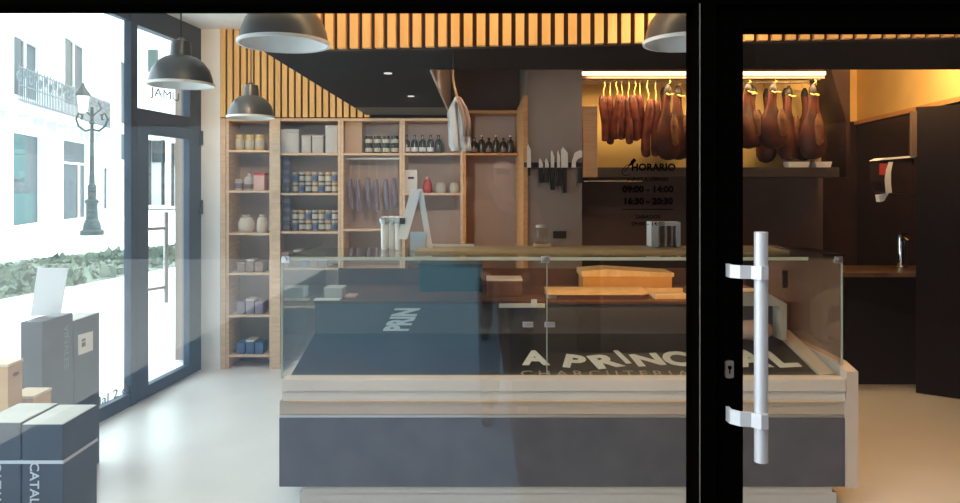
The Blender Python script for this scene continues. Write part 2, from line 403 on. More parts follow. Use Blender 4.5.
g3 = MB(); lbox(g3,Ys[148]-.005,Ys[189]+.005,.085,1.925,.01,-.02); link('glass_pane', g3, M['pane2'], d2)
g4 = MB(); lbox(g4,Ys[137],Ys[189]+.025,2.095,2.695,.01,-.03); link('transom_pane', g4, M['pane2'], d2)
dl = MB(); dl.text('JAMU', side(167.5,95), .095, .0, .0005, stretch=1.75); link('lettering', dl, M['ironpale'], d2)
yh = LY(158); xh = LW(yh)+.06
hh = link('pull_handle', MB().cyl((xh,yh,ZA(303,yh)),(xh,yh,ZA(212,yh)),.017), M['handle'], d2, smooth=True)
for py in (228,287): link('handle_bracket', MB().cyl((LW(yh-.14)+.004,yh-.14,ZA(py,yh)),(xh,yh,ZA(py,yh)),.012), M['handle'], hh)
for py in (137,206): link('hinge', MB().cyl((LW(Ys[200])+.012,Ys[200],ZA(py+8,5.86)),(LW(Ys[200])+.012,Ys[200],ZA(py-6,5.86)),.014), M['iron'], d2)

# ------------------------------------------------------------------ pendant lamps
def make_lamp(loc, label):
    t = thing('pendant_lamp', loc, label, 'lamp', 'grey dome pendant lamps')
    x, y, z = loc
    r = .163
    outer = [(r,0),(r*.99,.012),(r*.95,.045),(r*.86,.085),(r*.70,.12),(r*.50,.143),(r*.34,.152)]
    inner = [(rr-.003, zz-.002) for rr, zz in outer]
    mb = MB().lathe((x,y,z), outer, 40, caps=False); link('lamp_shade', mb, M['lampgrey'], t, smooth=True)
    link('shade_lining', MB().lathe((x,y,z), [(r*.995,-.002)]+[(a-.002,b) for a,b in inner], 40, caps=False), M['lampin'], t, smooth=True)
    link('rim', MB().lathe((x,y,z), [(r-.004,-.004),(r+.005,-.004),(r+.006,.008),(r-.002,.01)], 40, caps=False), M['lampin'], t, smooth=True)
    link('lamp_neck', MB().lathe((x,y,z), [(.055,.150),(.052,.20),(.048,.228),(.022,.236),(.010,.250)], 24), M['lampgrey'], t, smooth=True)
    link('cord', MB().cyl((x,y,z+.245),(x,y,CEIL),.004,n=8), M['rubber'], t)
    link('bulb', MB().lathe((x,y,z), [(.012,.14),(.028,.11),(.036,.075),(.030,.045),(.012,.03)], 16), M['lampin'], t, smooth=True)
    return t
L3 = make_lamp((XA(284,2.6),2.6,ZA(44,2.6)), 'dark dome pendant lamp cropped large in front of slatted fascia, above left')
dup(L3, (XA(689,2.6),2.6,ZA(43,2.6)), 'dome pendant lamp half hidden behind the black door post')
dup(L3, (XA(181,3.69),3.69,ZA(85,3.69)), 'grey dome pendant lamp hanging before the bright side door transom')
dup(L3, (XA(251,4.97),4.97,ZA(117.5,4.97)), 'smallest dome pendant lamp over the narrow left shelves')

# ------------------------------------------------------------------ display counter
Y0 = 3.35; CX0, CX1 = XA(279,Y0), XA(845,Y0)
dc = thing('display_counter', ((CX0+CX1)/2,3.9,0), 'long glass-fronted refrigerated counter with slate front panel', 'display counter')
zz = lambda py, Y=Y0: ZA(py,Y)
link('front_panel', B(CX0,CX1,Y0,Y0+.04,zz(487),zz(418),.003), M['slate'], dc)
link('panel_strip', B(CX0,CX1,Y0+.004,Y0+.05,zz(418)+.001,zz(415.5)), M['steel'], dc)
link('beige_band', B(CX0,CX1,Y0+.01,Y0+.05,zz(415.5)+.001,zz(402)), M['beige'], dc)
link('front_ledge', MB().box(XA(283,Y0),XA(845,Y0),Y0-.012,Y0+.068,zz(391),zz(378.5),.004).box(XA(283,Y0),XA(845,Y0),Y0-.004,Y0+.068,zz(401),zz(391)-.001,.003), M['nose'], dc)
link('light_strip', B(CX0+.05,CX1-.02,Y0+.0,Y0+.012,zz(402.3),zz(401)-.0005), M['ledo'], dc)
link('kick_plate', MB().box(XA(302,3.37),XA(832,3.37),3.37,3.43,.068,.10).box(XA(300,3.39),XA(836,3.39),3.385,3.44,0,.064), M['kick'], dc)
link('end_panel', MB().prism([(CX1+.002,Y0-.012,zz(487)),(CX1+.002,Y0-.012,zz(371)),(CX1+.002,Y0+.10,zz(366)),(CX1+.002,4.6,zz(366)),(CX1+.002,4.6,zz(487))], (.055,0,0)), M['cream2'], dc)
link('end_panel', MB().prism([(CX0,Y0+.05,zz(487)),(CX0,Y0+.05,zz(380)),(CX0,4.6,zz(380)),(CX0,4.6,zz(487))], (.03,0,0)), M['cream2'], dc)
link('rear_panel', B(CX0+.03,CX1,4.6,4.63,0,1.0), M['rear'], dc)
# sloped black deck with the shop lettering
DF, DB, DZ0, DZ1 = 3.42, 3.95, .606, .712
link('deck', MB().prism([(CX0+.03,DF,DZ0),(CX0+.03,DB,DZ1),(CX0+.03,DB,DZ1-.06),(CX0+.03,DF,DZ0-.03)], (CX1-CX0-.035,0,0)), M['deck'], dc)
sl = math.atan2(DZ1-DZ0, DB-DF)
def dk(px, py):
    # deck plane point seen at that height of the letters
    k = (DZ1-DZ0)/(DB-DF); s = (PY-py)/F
    Y = (DZ0-k*DF-EYE)/(s-k); return Vector((XA(px,Y), Y, EYE+s*Y+.0015))
lt = MB()
def deck_letter(ch, px0, px1, pyt, pyb, rot=0, m_=lt):
    c = dk((px0+px1)/2,(pyt+pyb)/2); t_ = dk((px0+px1)/2,pyt); b_ = dk((px0+px1)/2,pyb)
    hgt = (t_-b_).length; w = (px1-px0)*c.y/F
    cap = hgt/.72; 
    # measured glyph width at size 1
    gw = {'A':.70,'P':.62,'R':.68,'I':.22,'N':.70,'C':.70,'L':.56}.get(ch,.65)
    mx = Matrix.Translation(c) @ Matrix.Rotation(sl,4,'X') @ Matrix.Rotation(rot,4,'Z')
    m_.text(ch, mx, cap, .045/1.0*min(1,w/gw/cap*1.6), .0006, stretch=w/gw/cap)
for a in (('A',523,547,352,365.5,.0),('P',561,586,356,368.5,-.25),('R',589,619,356,368.5,.25),('I',619.5,626,351.5,364,.25),('N',634,662,355,366,.15),('C',663,690,353,366,-.1),
          ('I',692,702,353,366,.1),('P',706,732,353,367,-.1),('A',736,765,352,367,.0),('L',768,794,353,367,.1)):
    deck_letter(*a)
link('lettering', lt, M['letter'], dc)
l2 = MB(); k = dk(605,374); l2.text('CHARCUTERIA', Matrix.Translation(k)@Matrix.Rotation(sl,4,'X'), .085, .0, .0005, stretch=1.1, spacing=1.45); link('lettering', l2, M['letterd'], dc)
# step behind the deck, rear shelf
SZ = .88
link('step_panel', B(CX0+.03,CX1-.005,DB,DB+.02,DZ1-.05,SZ), M['step'], dc)
link('rear_shelf', B(CX0+.03,CX1-.005,DB-.01,4.6,SZ,SZ+.015), M['rear'], dc)
rt = MB()
c = P(403,319.5,DB-.003)
mx = Matrix.Translation(c) @ RX @ Matrix(((1,.55,0,0),(0,1,0,0),(0,0,1,0),(0,0,0,1))) @ Matrix.Rotation(math.pi/2,4,'Z')
rt.text('PRIN', mx, .185, .05, .0006, stretch=.33); link('lettering', rt, M['letter2'], dc)
# cream end rail on the deck at the right
ra = Vector((CX1-.006,DF+.01,DZ0+.002)); rb = Vector((CX1-.006,DB-.005,DZ1+.002))
link('deck_end_rail', MB().prism([(ra.x-.075,ra.y,ra.z-.01),(ra.x,ra.y,ra.z-.01),(ra.x,ra.y,ra.z+.02),(ra.x-.075,ra.y,ra.z+.012)], (0,rb.y-ra.y,rb.z-ra.z)), M['cream2'], dc)
# glass
GY = 3.40; GT = ZA(259.5,GY); gx0, gx1, gxm = XA(281.5,GY), XA(842.5,GY), XA(547,GY)
zb = zz(379)
link('front_glass', B(gx0,gxm-.002,GY,GY+.008,zb-.01,GT), M['cglass'], dc)
link('front_glass', B(gxm+.002,gx1,GY,GY+.008,zb-.01,GT), M['cglass'], dc)
link('glass_joint', B(gxm-.002,gxm+.002,GY,GY+.008,zb-.01,GT), M['gedge'], dc)
link('side_glass', B(gx0,gx0+.008,GY+.009,4.35,zb-.01,GT), M['cglass'], dc)
link('side_glass', B(gx1-.008,gx1,GY+.009,4.35,zb-.01,GT), M['tan_reflect'], dc)
link('glass_edge', B(gx0-.001,gx0+.005,GY-.002,GY+.0085,zb-.01,GT), M['gedge'], dc)
link('glass_edge', B(gx1-.005,gx1+.001,GY-.002,GY+.0085,zb-.01,GT), M['gedge'], dc)
TX1 = XA(808,GY)
link('top_shelf', B(gx0,gx1,GY+.0,3.92,GT+.001,GT+.010), M['ctop'], dc)
link('top_edge', B(gx0,TX1,GY-.004,GY-.0003,GT-.004,GT+.012), M['gedge'], dc)
link('service_top', B(XA(420,3.92),TX1,3.6,3.93,GT+.0105,GT+.022), M['svc'], dc)
for (px,py) in ((528,324.5),(550,324.5)):
    q = P(px,py,GY-.006); link('glass_clip', B(q.x-.026,q.x+.026,GY-.01,GY-.0005,q.z-.013,q.z+.013,.003), M['steel'], dc)
for px in (286,545,838):
    q = P(px,259,GY); link('corner_clip', MB().box(q.x-.02,q.x+.02,GY-.008,GY-.0045,GT-.016,GT+.016,.002).cyl((q.x,GY-.02,GT+.002),(q.x,GY-.006,GT+.002),.009,n=16), M['steel'], dc)
link('interior_light', B(XA(560,3.9),XA(800,3.9),3.86,3.90,GT-.022,GT-.002), M['rear'], dc)
for px in (312,470,620,770):
    pass

# things inside the counter
bd = thing('serving_board', P(600,303,4.0), 'pale wooden board with dark edge inside counter, behind glass right half', 'board')
x0, x1 = XA(548,4.0), XA(652,4.0); zt = ZA(293,4.0); z0 = SZ+.016
link('board_top', MB().prism([(x0,4.0,zt-.012),(x1-.05,4.0,zt-.012),(x1,4.05,zt-.012),(x1,4.25,zt-.012),(x0,4.25,zt-.012)], (0,0,.012)), M['board'], bd)
link('board_body', MB().prism([(x0+.06,4.005,z0),(x1-.052,4.005,z0),(x1-.004,4.052,z0),(x1-.004,4.245,z0),(x0+.06,4.245,z0)], (0,0,zt-.013-z0)), M['boardend'], bd)
link('board_leg', B(x0+.002,x0+.055,4.02,4.24,z0,zt-.013,.002), M['cream2'], bd)
ob = thing('wooden_box', P(630,300,4.35), 'orange lit wooden box behind the serving board', 'box')
x0, x1 = XA(583,4.3), XA(672,4.3); zt = ZA(271,4.3)
link('box_body', MB().box(x0,x1,4.3,4.5,z0,zt-.035,.003), M['boxorange'], ob)
link('box_lid', MB().prism([(x0-.01,4.29,zt-.034),(x1+.01,4.29,zt-.034),(x1+.01,4.29,zt-.012),(x0+.15,4.29,zt+.012),(x0-.01,4.29,zt)], (0,.22,0)), M['board'], ob)
tr = thing('steel_tray', P(668,303,4.02), 'flat pale tray on the rear shelf beside the serving board', 'tray')
link('tray_base', B(XA(654,4.02),XA(694,4.02),4.02,4.24,z0,z0+.006), M['cream2'], tr)
link('tray_rim', B(XA(654,4.02),XA(694,4.02),4.0,4.02,z0,z0+.03,.002), M['board'], tr)
link('tray_rim', B(XA(654,4.02),XA(694,4.02),4.24,4.26,z0,z0+.03,.002), M['board'], tr)
# meat slicer with a pink ham at the right end
sx0, sx1, sy_ = XA(737,3.78), CX1-.09, 3.78
ms = thing('display_hood', (sx0+.15,3.85,.70), 'cream angular hood over pink ham at counter right end', 'hood')
zs0 = DZ0+(3.78-DF)*(DZ1-DZ0)/(DB-DF)+.004
prof = [(sx0,ZA(306,sy_)),(sx1-.045,ZA(306,sy_)),(sx1-.03,ZA(311,sy_)),(sx1-.03,zs0+.03),(sx1,zs0+.03),(sx1,ZA(304,sy_)),(sx1-.11,ZA(292,sy_)),(sx0,ZA(292,sy_))]
link('hood', MB().prism([(p[0],sy_,p[1]) for p in prof], (0,.14,0)), M['cream2'], ms)
link('hood_back', B(sx0,sx1-.031,sy_+.11,sy_+.139,zs0+.03,ZA(306,sy_)), M['step'], ms)
link('hood_stem', B(XA(785,3.9),XA(790,3.9),3.925,3.938,ZA(292,3.78),ZA(271,3.9)), M['bhandle'], ms)
hm = tag(link('ham_joint', MB().lathe((0,0,0), [(.02,0),(.040,.012),(.052,.05),(.056,.10),(.050,.16),(.03,.195),(.012,.205)], 20, wob=.03), M['pork'], smooth=True), 'pink cooked ham under the cream hood', 'ham')
hm.rotation_euler = (0,math.pi/2,0); hm.location = (sx0+.005,sy_+.05,zs0+.075)
# left half of the counter
def packbox(name, px0, px1, pyt, Y, dep, m_, label, cat, lid=None, z=None):
    z = SZ+.016 if z is None else z
    x0, x1, zt = XA(px0,Y), XA(px1,Y), ZA(pyt,Y)
    t = thing(name, ((x0+x1)/2,Y+dep/2,z), label, cat)
    link('box_body', B(x0,x1,Y,Y+dep,z,zt-.012,.002), m_, t); link('box_lid', B(x0-.003,x1+.003,Y-.003,Y+dep+.003,zt-.012,zt,.002), lid or m_, t); return t
packbox('carton_box', 324,342,288,4.02,.12,M['boxwhite'],'beige upright carton at left end inside glass counter','box')
packbox('carton_box', 345,355,296,4.05,.10,M['pork'],'small pinkish carton right of the beige upright carton','box')
packbox('counter_machine', 419,482,264,4.3,.2,M['tealbox'],'dark teal boxy machine inside counter, middle','machine')
packbox('storage_box', 487,522,279,4.1,.15,M['rear'],'dark brown box with pale top edge beside teal machine','box',M['cream2'])
st = thing('price_rail', P(522,306,3.93), 'thin white price rail on counter step edge', 'price rail')
link('rail', B(XA(499,3.93),XA(545,3.93),3.925,3.938,SZ-.018,SZ+.004), M['whiteplastic'], st)
link('tag', B(XA(531,3.92),XA(537,3.92),3.918,3.9245,SZ-.014,SZ+.03), M['paper'], st)
tf = thing('low_tray', P(325,314,3.97), 'low white tray at the far left of counter shelf', 'tray')
link('tray_base', B(XA(314,3.965),XA(340,3.965),3.95,4.005,z0,z0+.008,.002), M['whiteplastic'], tf)

# things standing on the counter top
TZ = GT+.0225
YT = 3.80
pr = []
for i, px in enumerate((384.5,391.5,398.5)):
    pz = GT+.011
    t = thing('paper_roll', (XA(px,YT),YT+.03*(i%2),pz), f'{["left","middle","right"][i]} of three upright white paper rolls on counter top', 'paper roll', 'paper rolls on the counter')
    link('roll', MB().lathe((XA(px,YT),YT+.03*(i%2),pz), [(.017,0),(.019,.01),(.019,.135),(.017,.14)], 20), M['paper'], t, smooth=True)
    link('torn_top', MB().lathe((XA(px,YT),YT+.03*(i%2),pz+.1401), [(.018,0),(.026,.02),(.028,.035),(.015,.04)], 9, wob=.25), M['ribbon'], t)
Ye = 3.75
ea = thing('easel_stand', (XA(420,Ye),Ye,GT+.011), 'white A-shaped folding stand on the counter top', 'stand')
def slab(p, q, w, t): return MB().prism([Vector(p)+Vector((-w/2,0,0)),Vector(p)+Vector((w/2,0,0)),Vector(q)+Vector((w/2,0,0)),Vector(q)+Vector((-w/2,0,0))], (0,t,0))
ztop = ZA(189,Ye); zbt = GT+.011
link('leg', slab((XA(402,Ye),Ye,zbt+.06),(XA(416,Ye),Ye+.01,ztop),.055,.006), M['paper'], ea)
link('leg', slab((XA(430,Ye),Ye+.02,zbt),(XA(419.5,Ye),Ye+.012,ztop),.03,.008), M['paper'], ea)
link('cross_panel', B(XA(410,Ye),XA(426,Ye),Ye+.011,Ye+.018,zbt,zbt+.10), M['steel'], ea)
link('clip', B(XA(400,Ye),XA(405,Ye),Ye-.006,Ye+.012,ZA(224,Ye),ZA(218,Ye)), M['bhandle'], ea)
js = thing('glass_jar', (XA(542,3.85),3.85,TZ), 'clear glass jar on a tan block, on counter top', 'jar')
link('jar_base', B(XA(534,3.85),XA(551,3.85),3.82,3.90,TZ,ZA(244,3.85),.003), M['wood'], js)
link('jar_body', MB().lathe((XA(542,3.85),3.86,ZA(244,3.85)), [(.03,0),(.034,.01),(.034,.085),(.03,.09)], 20), M['jarclear'], js, smooth=True)
link('lid', MB().lathe((XA(542,3.85),3.86,ZA(244,3.85)+.0905), [(.033,0),(.034,.012),(.02,.016)], 20), M['lidw'], js, smooth=True)
ty = thing('steel_tray', (XA(450,3.9),3.9,TZ), 'long shallow steel tray lying on the counter top', 'tray')
link('tray_base', B(XA(424,3.88),XA(474,3.88),3.86,3.98,TZ,TZ+.005), M['steel'], ty)
link('rim', MB().box(XA(424,3.88),XA(474,3.88),3.855,3.8595,TZ,TZ+.012), M['paper'], ty)
ap = thing('cutlery_holder', (XA(664,3.9),3.9,TZ), 'grey open-fronted holder on counter top near door post', 'holder')
hx0, hx1, hz = XA(650,3.88), XA(679,3.88), ZA(222,3.88)
link('holder_body', MB().box(hx0,hx0+.04,3.85,3.95,TZ,hz).box(hx1-.02,hx1,3.85,3.95,TZ,hz).box(hx0,hx1,3.951,3.96,TZ,hz).box(hx0+.041,hx1-.021,3.85,3.95,hz-.02,hz), M['whiteplastic'], ap)
for i, px in enumerate((663,669)): link('divider', B(XA(px,3.9),XA(px,3.9)+.012,3.86,3.95,TZ,hz-.021), M['steel'], ap)
sp = thing('cloth_hook', (XA(458,4.3),4.3,SOF), 'metal hook arm under ceiling holding the white cloth', 'hook')

# ------------------------------------------------------------------ hanging cloth
Yc = 4.3
bpy.data.objects.remove(sp)
cl = thing('hanging_cloth', (XA(458,Yc),Yc,ZA(150,Yc)), 'white cloth with tan fold hanging below the ceiling recess', 'cloth')
def drape(poly, m_, name, dy, amp):
    mb = MB(); n = 14; rows = len(poly)
    grid = []
    for k, (xl, xr, py) in enumerate(poly):
        row = []
        for i in range(n+1):
            u = i/n; x = xl+(xr-xl)*u
            row.append(mb.bm.verts.new(P(x, py, Yc)+Vector((0, dy+amp*math.sin(u*14+k*.35)*min(1,k*.4+.2), 0))))
        grid.append(row)
    for k in range(rows-1):
        for i in range(n): mb.bm.faces.new((grid[k][i],grid[k][i+1],grid[k+1][i+1],grid[k+1][i]))
    o = link(name, mb, m_, cl, smooth=True)
    md = o.modifiers.new('thickness','SOLIDIFY'); md.thickness = .006; return o
drape([(455,459,97),(451,464,104),(447,467,113),(448,469,128),(449,471,145),(452,472,151)], M['cloth'], 'cloth', 0, .012)
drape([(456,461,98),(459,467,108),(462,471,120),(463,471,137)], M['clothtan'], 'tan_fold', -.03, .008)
Yk = Yc
link('hanger', MB().tube([(XA(452,Yk),Yk,ZA(45,Yk)),(XA(453,Yk),Yk,ZA(80,Yk)),(XA(457.5,Yk),Yk,ZA(99,Yk))], .008).cyl((XA(452,Yk),Yk,CEIL-.02),(XA(452,Yk),Yk,CEIL),.03).tube([(XA(452,Yk),Yk,CEIL),(XA(452,Yk),Yk,ZA(45,Yk))],.008), M['wooddark'], cl)

# ------------------------------------------------------------------ shelving
def shelf_unit(x0, x1, zs, ztop, label, left=True, right=True, yf=YB, m_=M['wood'], back=M['shelfback'], depth=.29, zbot=0.02):
    t = thing('shelving_unit', ((x0+x1)/2,yf+depth/2,0), label, 'shelves', 'wall shelving units')
    th = .022
    link('back_panel', B(x0+.001,x1-.001,yf+depth-.008,yf+depth,0,ztop), back, t)
    if left: link('side_panel', B(x0,x0+th,yf,yf+depth-.009,0,ztop), m_, t)
    if right: link('side_panel', B(x1-th,x1,yf,yf+depth-.009,0,ztop), m_, t)
    link('top_panel', B(x0,x1,yf-.003,yf+depth-.009,ztop,ztop+.022), m_, t)
    for z in zs: link('shelf', B(x0+th+.001,x1-th-.001,yf+.001,yf+depth-.009,z-.018,z,.001), m_, t)
    return t
U0 = (-2.14, XA(272,YB)); UA = (XA(272,YB)+.002, XA(340.5,YB)); UB = (UA[1]+.002, XA(402,YB)); UC = (UB[1]+.002, XA(463,YB)); UD = (UC[1]+.002, XA(524,YB)-.02)
Z0 = [ZA(p,YB) for p in (150,190.5,233,273,315,355)]
ZAs = [ZA(p,YB) for p in (153,193,231.5,268,306)]
shelf_unit(*U0, Z0, 2.09, 'narrow wood shelf column beside the white pilaster')
shelf_unit(*UA, ZAs, 2.09, 'wood shelves stacked with cans and jars, behind counter left end')
shelf_unit(*UB, [ZA(153,YB),ZA(229,YB),ZA(268,YB)], 2.09, 'wood shelves with row of hanging sausages')
shelf_unit(*UC, [ZA(153,YB),ZA(193,YB),ZA(252,YB)], 2.09, 'wood shelves holding pale bottles and red object, behind hanging cloth')
shelf_unit(*UD, [ZA(153,YB),ZA(252,YB)], ZA(113,YB), 'warm brown shelves beside knife wall, dark bottles on top', m_=M['wooddark'])
tag(link('trim_6', B(UA[0]+.001,UA[0]+.07,YB-.012,YB-.001,0,2.11), M['wood']), 'broad wood post between narrow shelves and main shelves', 'trim', kind=S)
tag(link('trim_7', B(-2.182,-2.141,YB-.012,6.19,0,2.11), M['wood']), 'wood edge strip beside the white pilaster', 'trim', kind=S)

# item kinds (built once at origin, then copied)
CACHE = {}
FAR = (0,0,-50)
def proto(key, build):
    if key not in CACHE: CACHE[key] = build()
    return CACHE[key]
USED = set()
def place(key, build, loc, name, label, cat, group, rz=0, scale=None):
    r = proto(key, build)
    if key not in USED:
        USED.add(key); r.location = loc; r.rotation_euler = (0,0,rz); r.scale = scale or (1,1,1)
        r.name = name; tag(r, label, cat, group); return r
    d = dup(r, loc, label, group, rz, scale or (1,1,1)); d['category'] = cat; return d
def mk(parts, name):
    def f():
        t = thing(name, (0,0,0), '-', '-')
        ORG[t.name] = Vector((0,0,0))
        for pn, mb, m_ in parts(): link(pn, mb, m_, t, smooth=True)
        return t
    return f
def jar_parts(r, h, body, lid, lab):
    def f():
        return [('body', MB().lathe((0,0,0), [(r*.9,0),(r,.006),(r,h*.74),(r*.85,h*.8)], 16), body),
                ('lid', MB().lathe((0,0,0), [(r*.9,h*.801),(r*.93,h*.82),(r*.93,h*.98),(r*.88,h)], 16), lid),
                ('label_band', MB().lathe((0,0,0), [(r*1.01,h*.18),(r*1.02,h*.2),(r*1.02,h*.6),(r*1.01,h*.62)], 16, caps=False), lab)]
    return f
def bottle_parts(r, h, body, cap, lab):
    def f():
        return [('body', MB().lathe((0,0,0), [(r*.9,0),(r,.008),(r,h*.6),(r*.8,h*.7),(r*.35,h*.78),(r*.33,h*.92)], 16), body),
                ('cap', MB().lathe((0,0,0), [(r*.38,h*.921),(r*.4,h*.93),(r*.4,h)], 12), cap),
                ('label_band', MB().lathe((0,0,0), [(r*1.01,h*.1),(r*1.02,h*.11),(r*1.02,h*.32),(r*1.01,h*.33)], 16, caps=False), lab)]
    return f
def box_parts(w, d, h, body, lid):
    def f():
        return [('body', B(-w/2,w/2,-d/2,d/2,0,h*.86,.002), body), ('lid', B(-w/2-.002,w/2+.002,-d/2-.002,d/2+.002,h*.861,h,.002), lid)]
    return f
def bag_parts(w, h, m_, tie):
    def f():
        return [('body', MB().lathe((0,0,0), [(w*.42,0),(w*.5,h*.2),(w*.49,h*.55),(w*.34,h*.82),(w*.2,h*.86)], 14, sy=.7, wob=.06), m_), ('neck', MB().lathe((0,0,0), [(w*.16,h*.861),(w*.2,h*.9),(w*.3,h)], 14, sy=.5, wob=.1), tie)]
    return f
yi = YB+.10
# narrow column: gold jars, mixed cans, bags, packs
zt = Z0[0]
for i, px in enumerate((238.5,248.5,258.5)):
    place('goldjar', mk(jar_parts(.038,.135,M['lidy'],M['lidy'],M['jarlabel']),'honey_jar'), (XA(px+1.5,yi),yi,zt), 'honey_jar', f'{["left","middle","right"][i]} gold jar on top shelf of narrow column', 'jar', 'gold jars on the narrow shelf')
place('greycan', mk(jar_parts(.036,.10,M['jarlabel'],M['lidw'],M['purplepack']),'tin_can'), (XA(239,yi),yi,Z0[1]), 'tin_can', 'small grey can left of white bottle, narrow column', 'can', 'cans on the narrow shelf')
place('whbottle', mk(bottle_parts(.042,.16,M['boxwhite'],M['purplepack'],M['brownpack']),'plastic_bottle'), (XA(249.5,yi),yi,Z0[1]), 'plastic_bottle', 'whitish bottle between grey can and red box', 'bottle', None)
place('redbox', mk(box_parts(.09,.12,.15,M['pork'],M['red']),'food_box'), (XA(261,yi),yi,Z0[1]), 'food_box', 'red box on second shelf of narrow column', 'box', None)
for i, (px, w) in enumerate(((245,.14),(261,.10))):
    place('bag%d'%i, mk(bag_parts(w,.15,M['bag'],M['bag']),'paper_bag'), (XA(px+1,yi),yi,Z0[2]), 'paper_bag', ['large pale bag on third shelf of narrow column','smaller pale bag beside the large bag, narrow column'][i], 'bag', 'pale bags on the narrow shelf')
for r_, (zi, cols, hh) in enumerate(((3,'brownpack',.11),(4,'purplepack',.13),(5,'bluepack',.12))):
    for i, px in enumerate((243.5,252.5,261.5)):
        nm = ['fourth','fifth','lowest'][r_]
        place('pk'+cols+str(i%2), mk(box_parts(.066,.14,hh*(1 if i%2 else .8),M[cols],M['jarlabel'] if i%2 else M[cols]),'snack_pack'), (XA(px,yi),yi,Z0[zi]), 'snack_pack', f'{["left","middle","right"][i]} pack on {nm} shelf of narrow column', 'pack', f'packs on the {nm} narrow shelf')
# unit A
for i, (px0, px1, pyt) in enumerate(((281,300,130),(303,312,136),(313.5,324,136),(326.5,338.5,126))):
    w = (px1-px0)*yi/F; h = ZA(pyt,yi)-ZAs[0]
    place('wb%d'%i, mk(box_parts(w,.16,h,M['boxwhite'],M['boxwhite']),'white_box'), (XA((px0+px1)/2+1,yi),yi,ZAs[0]), 'white_box', ['wide white box, leftmost on top shelf above cans','small white box, second on top shelf above cans','small white box, third on top shelf above cans','tall white box, rightmost on top shelf above cans'][i], 'box', 'white boxes on the top shelf')
lvl = [('second',1),('third',2)]
for nm, zi in lvl:
    for k in range(4):
        place('bluetin', mk(jar_parts(.034,.075,M['bluepack'],M['bluepack'],M['purplepack']),'blue_tin'), (XA(286.5,yi),yi,ZAs[zi]+.0752*k), 'blue_tin', f'blue tin, {["lowest","second up","third up","topmost"][k]} of the stack on {nm} shelf', 'tin', f'stacked blue tins on the {nm} shelf')
    for row in range(2):
        for i in range(7):
            kind = ['jA','jB','jC'][(i+row+zi) % 3]
            sp_ = {'jA':(M['jar'],M['lidw'],M['jarlabel']),'jB':(M['brownpack'],M['lidy'],M['jarlabel']),'jC':(M['purplepack'],M['lidw'],M['bluepack'])}[kind]
            place(kind, mk(jar_parts(.0265,.088,*sp_),'preserve_jar'), (XA(295.5+i*6.6,yi),yi,ZAs[zi]+row*.0882), 'preserve_jar', f'{ordl(i,7)} jar of {["lower","upper"][row]} row on {nm} shelf, right of blue tins', 'jar', f'jars on the {nm} can shelf')
for i, (px, c) in enumerate(((287,'red'),(299,'brownpack'),(307,'bluepack'),(315,'brownpack'),(323,'purplepack'))):
    place('lowpk'+c, mk(box_parts(.06,.12,.13+.02*(i%2),M['pork'] if c=='red' else M[c],M['jarlabel']),'food_pack'), (XA(px,yi),yi,ZAs[3]), 'food_pack', f'{ordl(i,5)} pack on fourth can shelf, just above the counter glass edge', 'pack', 'packs on the fourth shelf')
# unit B top shelf
zB = ZA(153,YB)
tag(link('cardboard_box', B(XA(346,yi),XA(363,yi),yi-.05,yi+.12,zB,ZA(122,yi),.002), M['card'], base=(XA(352,yi),yi,zB)), 'plain cardboard box standing on shelf above sausages', 'box')
for row in range(2):
    for i in range(4):
        place('potjar', mk(jar_parts(.033,.075,M['green'],M['green'],M['jarlabel']),'small_jar'), (XA(369+i*8.6,yi),yi,zB+row*.0755), 'small_jar', f'{ordl(i,4)} dark jar, {["lower","upper"][row]} row, beside the cardboard box', 'jar', 'dark jars beside the cardboard box')
# hanging sausages
rl = thing('hanging_rail', ((UB[0]+UB[1])/2,yi,ZA(158.5,yi)), 'pale rail spanning shelf bay above hanging sausages', 'rail')
link('rail', MB().cyl((UB[0]+.0225,yi,ZA(158.5,yi)),(UB[1]-.0225,yi,ZA(158.5,yi)),.009), M['whiteplastic'], rl)
def saus():
    t = thing('hanging_sausage', (0,0,0), '-', '-')
    pr_ = [(.006,-.44),(.018,-.43),(.022,-.40),(.021,-.30),(.0225,-.24),(.020,-.19),(.014,-.175),(.005,-.17)]
    link('meat', MB().lathe((0,0,0), pr_, 12, wob=.05, bend=lambda z: Vector((.012*math.sin(z*9),0,0))), M['purplepack'], t, smooth=True)
    link('string', MB().cyl((0,0,-.175),(0,0,-.009),.0015,n=6), M['rope'], t)
    return t
for i, px in enumerate((351,359,369,377,387,395)):
    place('saus', saus, (XA(px,yi),yi,ZA(158.5,yi)), 'hanging_sausage', f'{ordl(i,6)} of six sausages hanging in the shelf bay', 'sausage', 'sausages hanging in the shelves', rz=random.random()*3, scale=(1,1,1+.05*math.sin(i*2.3)))
# unit C
for i in range(5):
    dark = i == 4
    place('bot'+('d' if dark else 'p'), mk(bottle_parts(.030,.16,M['green'],M['green'],M['green'] if dark else M['paper']),'oil_bottle'), (XA(406.5+i*8,yi),yi,ZA(153,YB)), 'oil_bottle', f'{ordl(i,5)} bottle on upper shelf left of the hanging cloth', 'bottle', 'bottles left of the cloth')
wm = thing('dispenser_box', (XA(411,yi),yi,ZA(193,YB)), 'white upright box with dark slot beside red figure', 'box')
link('body', B(XA(404.5,yi),XA(418,yi),yi-.06,yi+.06,ZA(193,YB),ZA(170,yi),.004), M['whiteplastic'], wm)
link('slot', B(XA(408,yi-.06),XA(414,yi-.06),yi-.0635,yi-.0605,ZA(179,yi),ZA(177,yi)), M['bhandle'], wm)
rf = thing('red_canister', (XA(427.5,yi),yi,ZA(193,YB)), 'small red rounded canister with pale knob', 'canister')
link('body', MB().lathe((XA(427.5,yi),yi,ZA(193,YB)), [(.03,0),(.040,.02),(.042,.06),(.03,.10),(.015,.115)], 16), M['red'], rf, smooth=True)
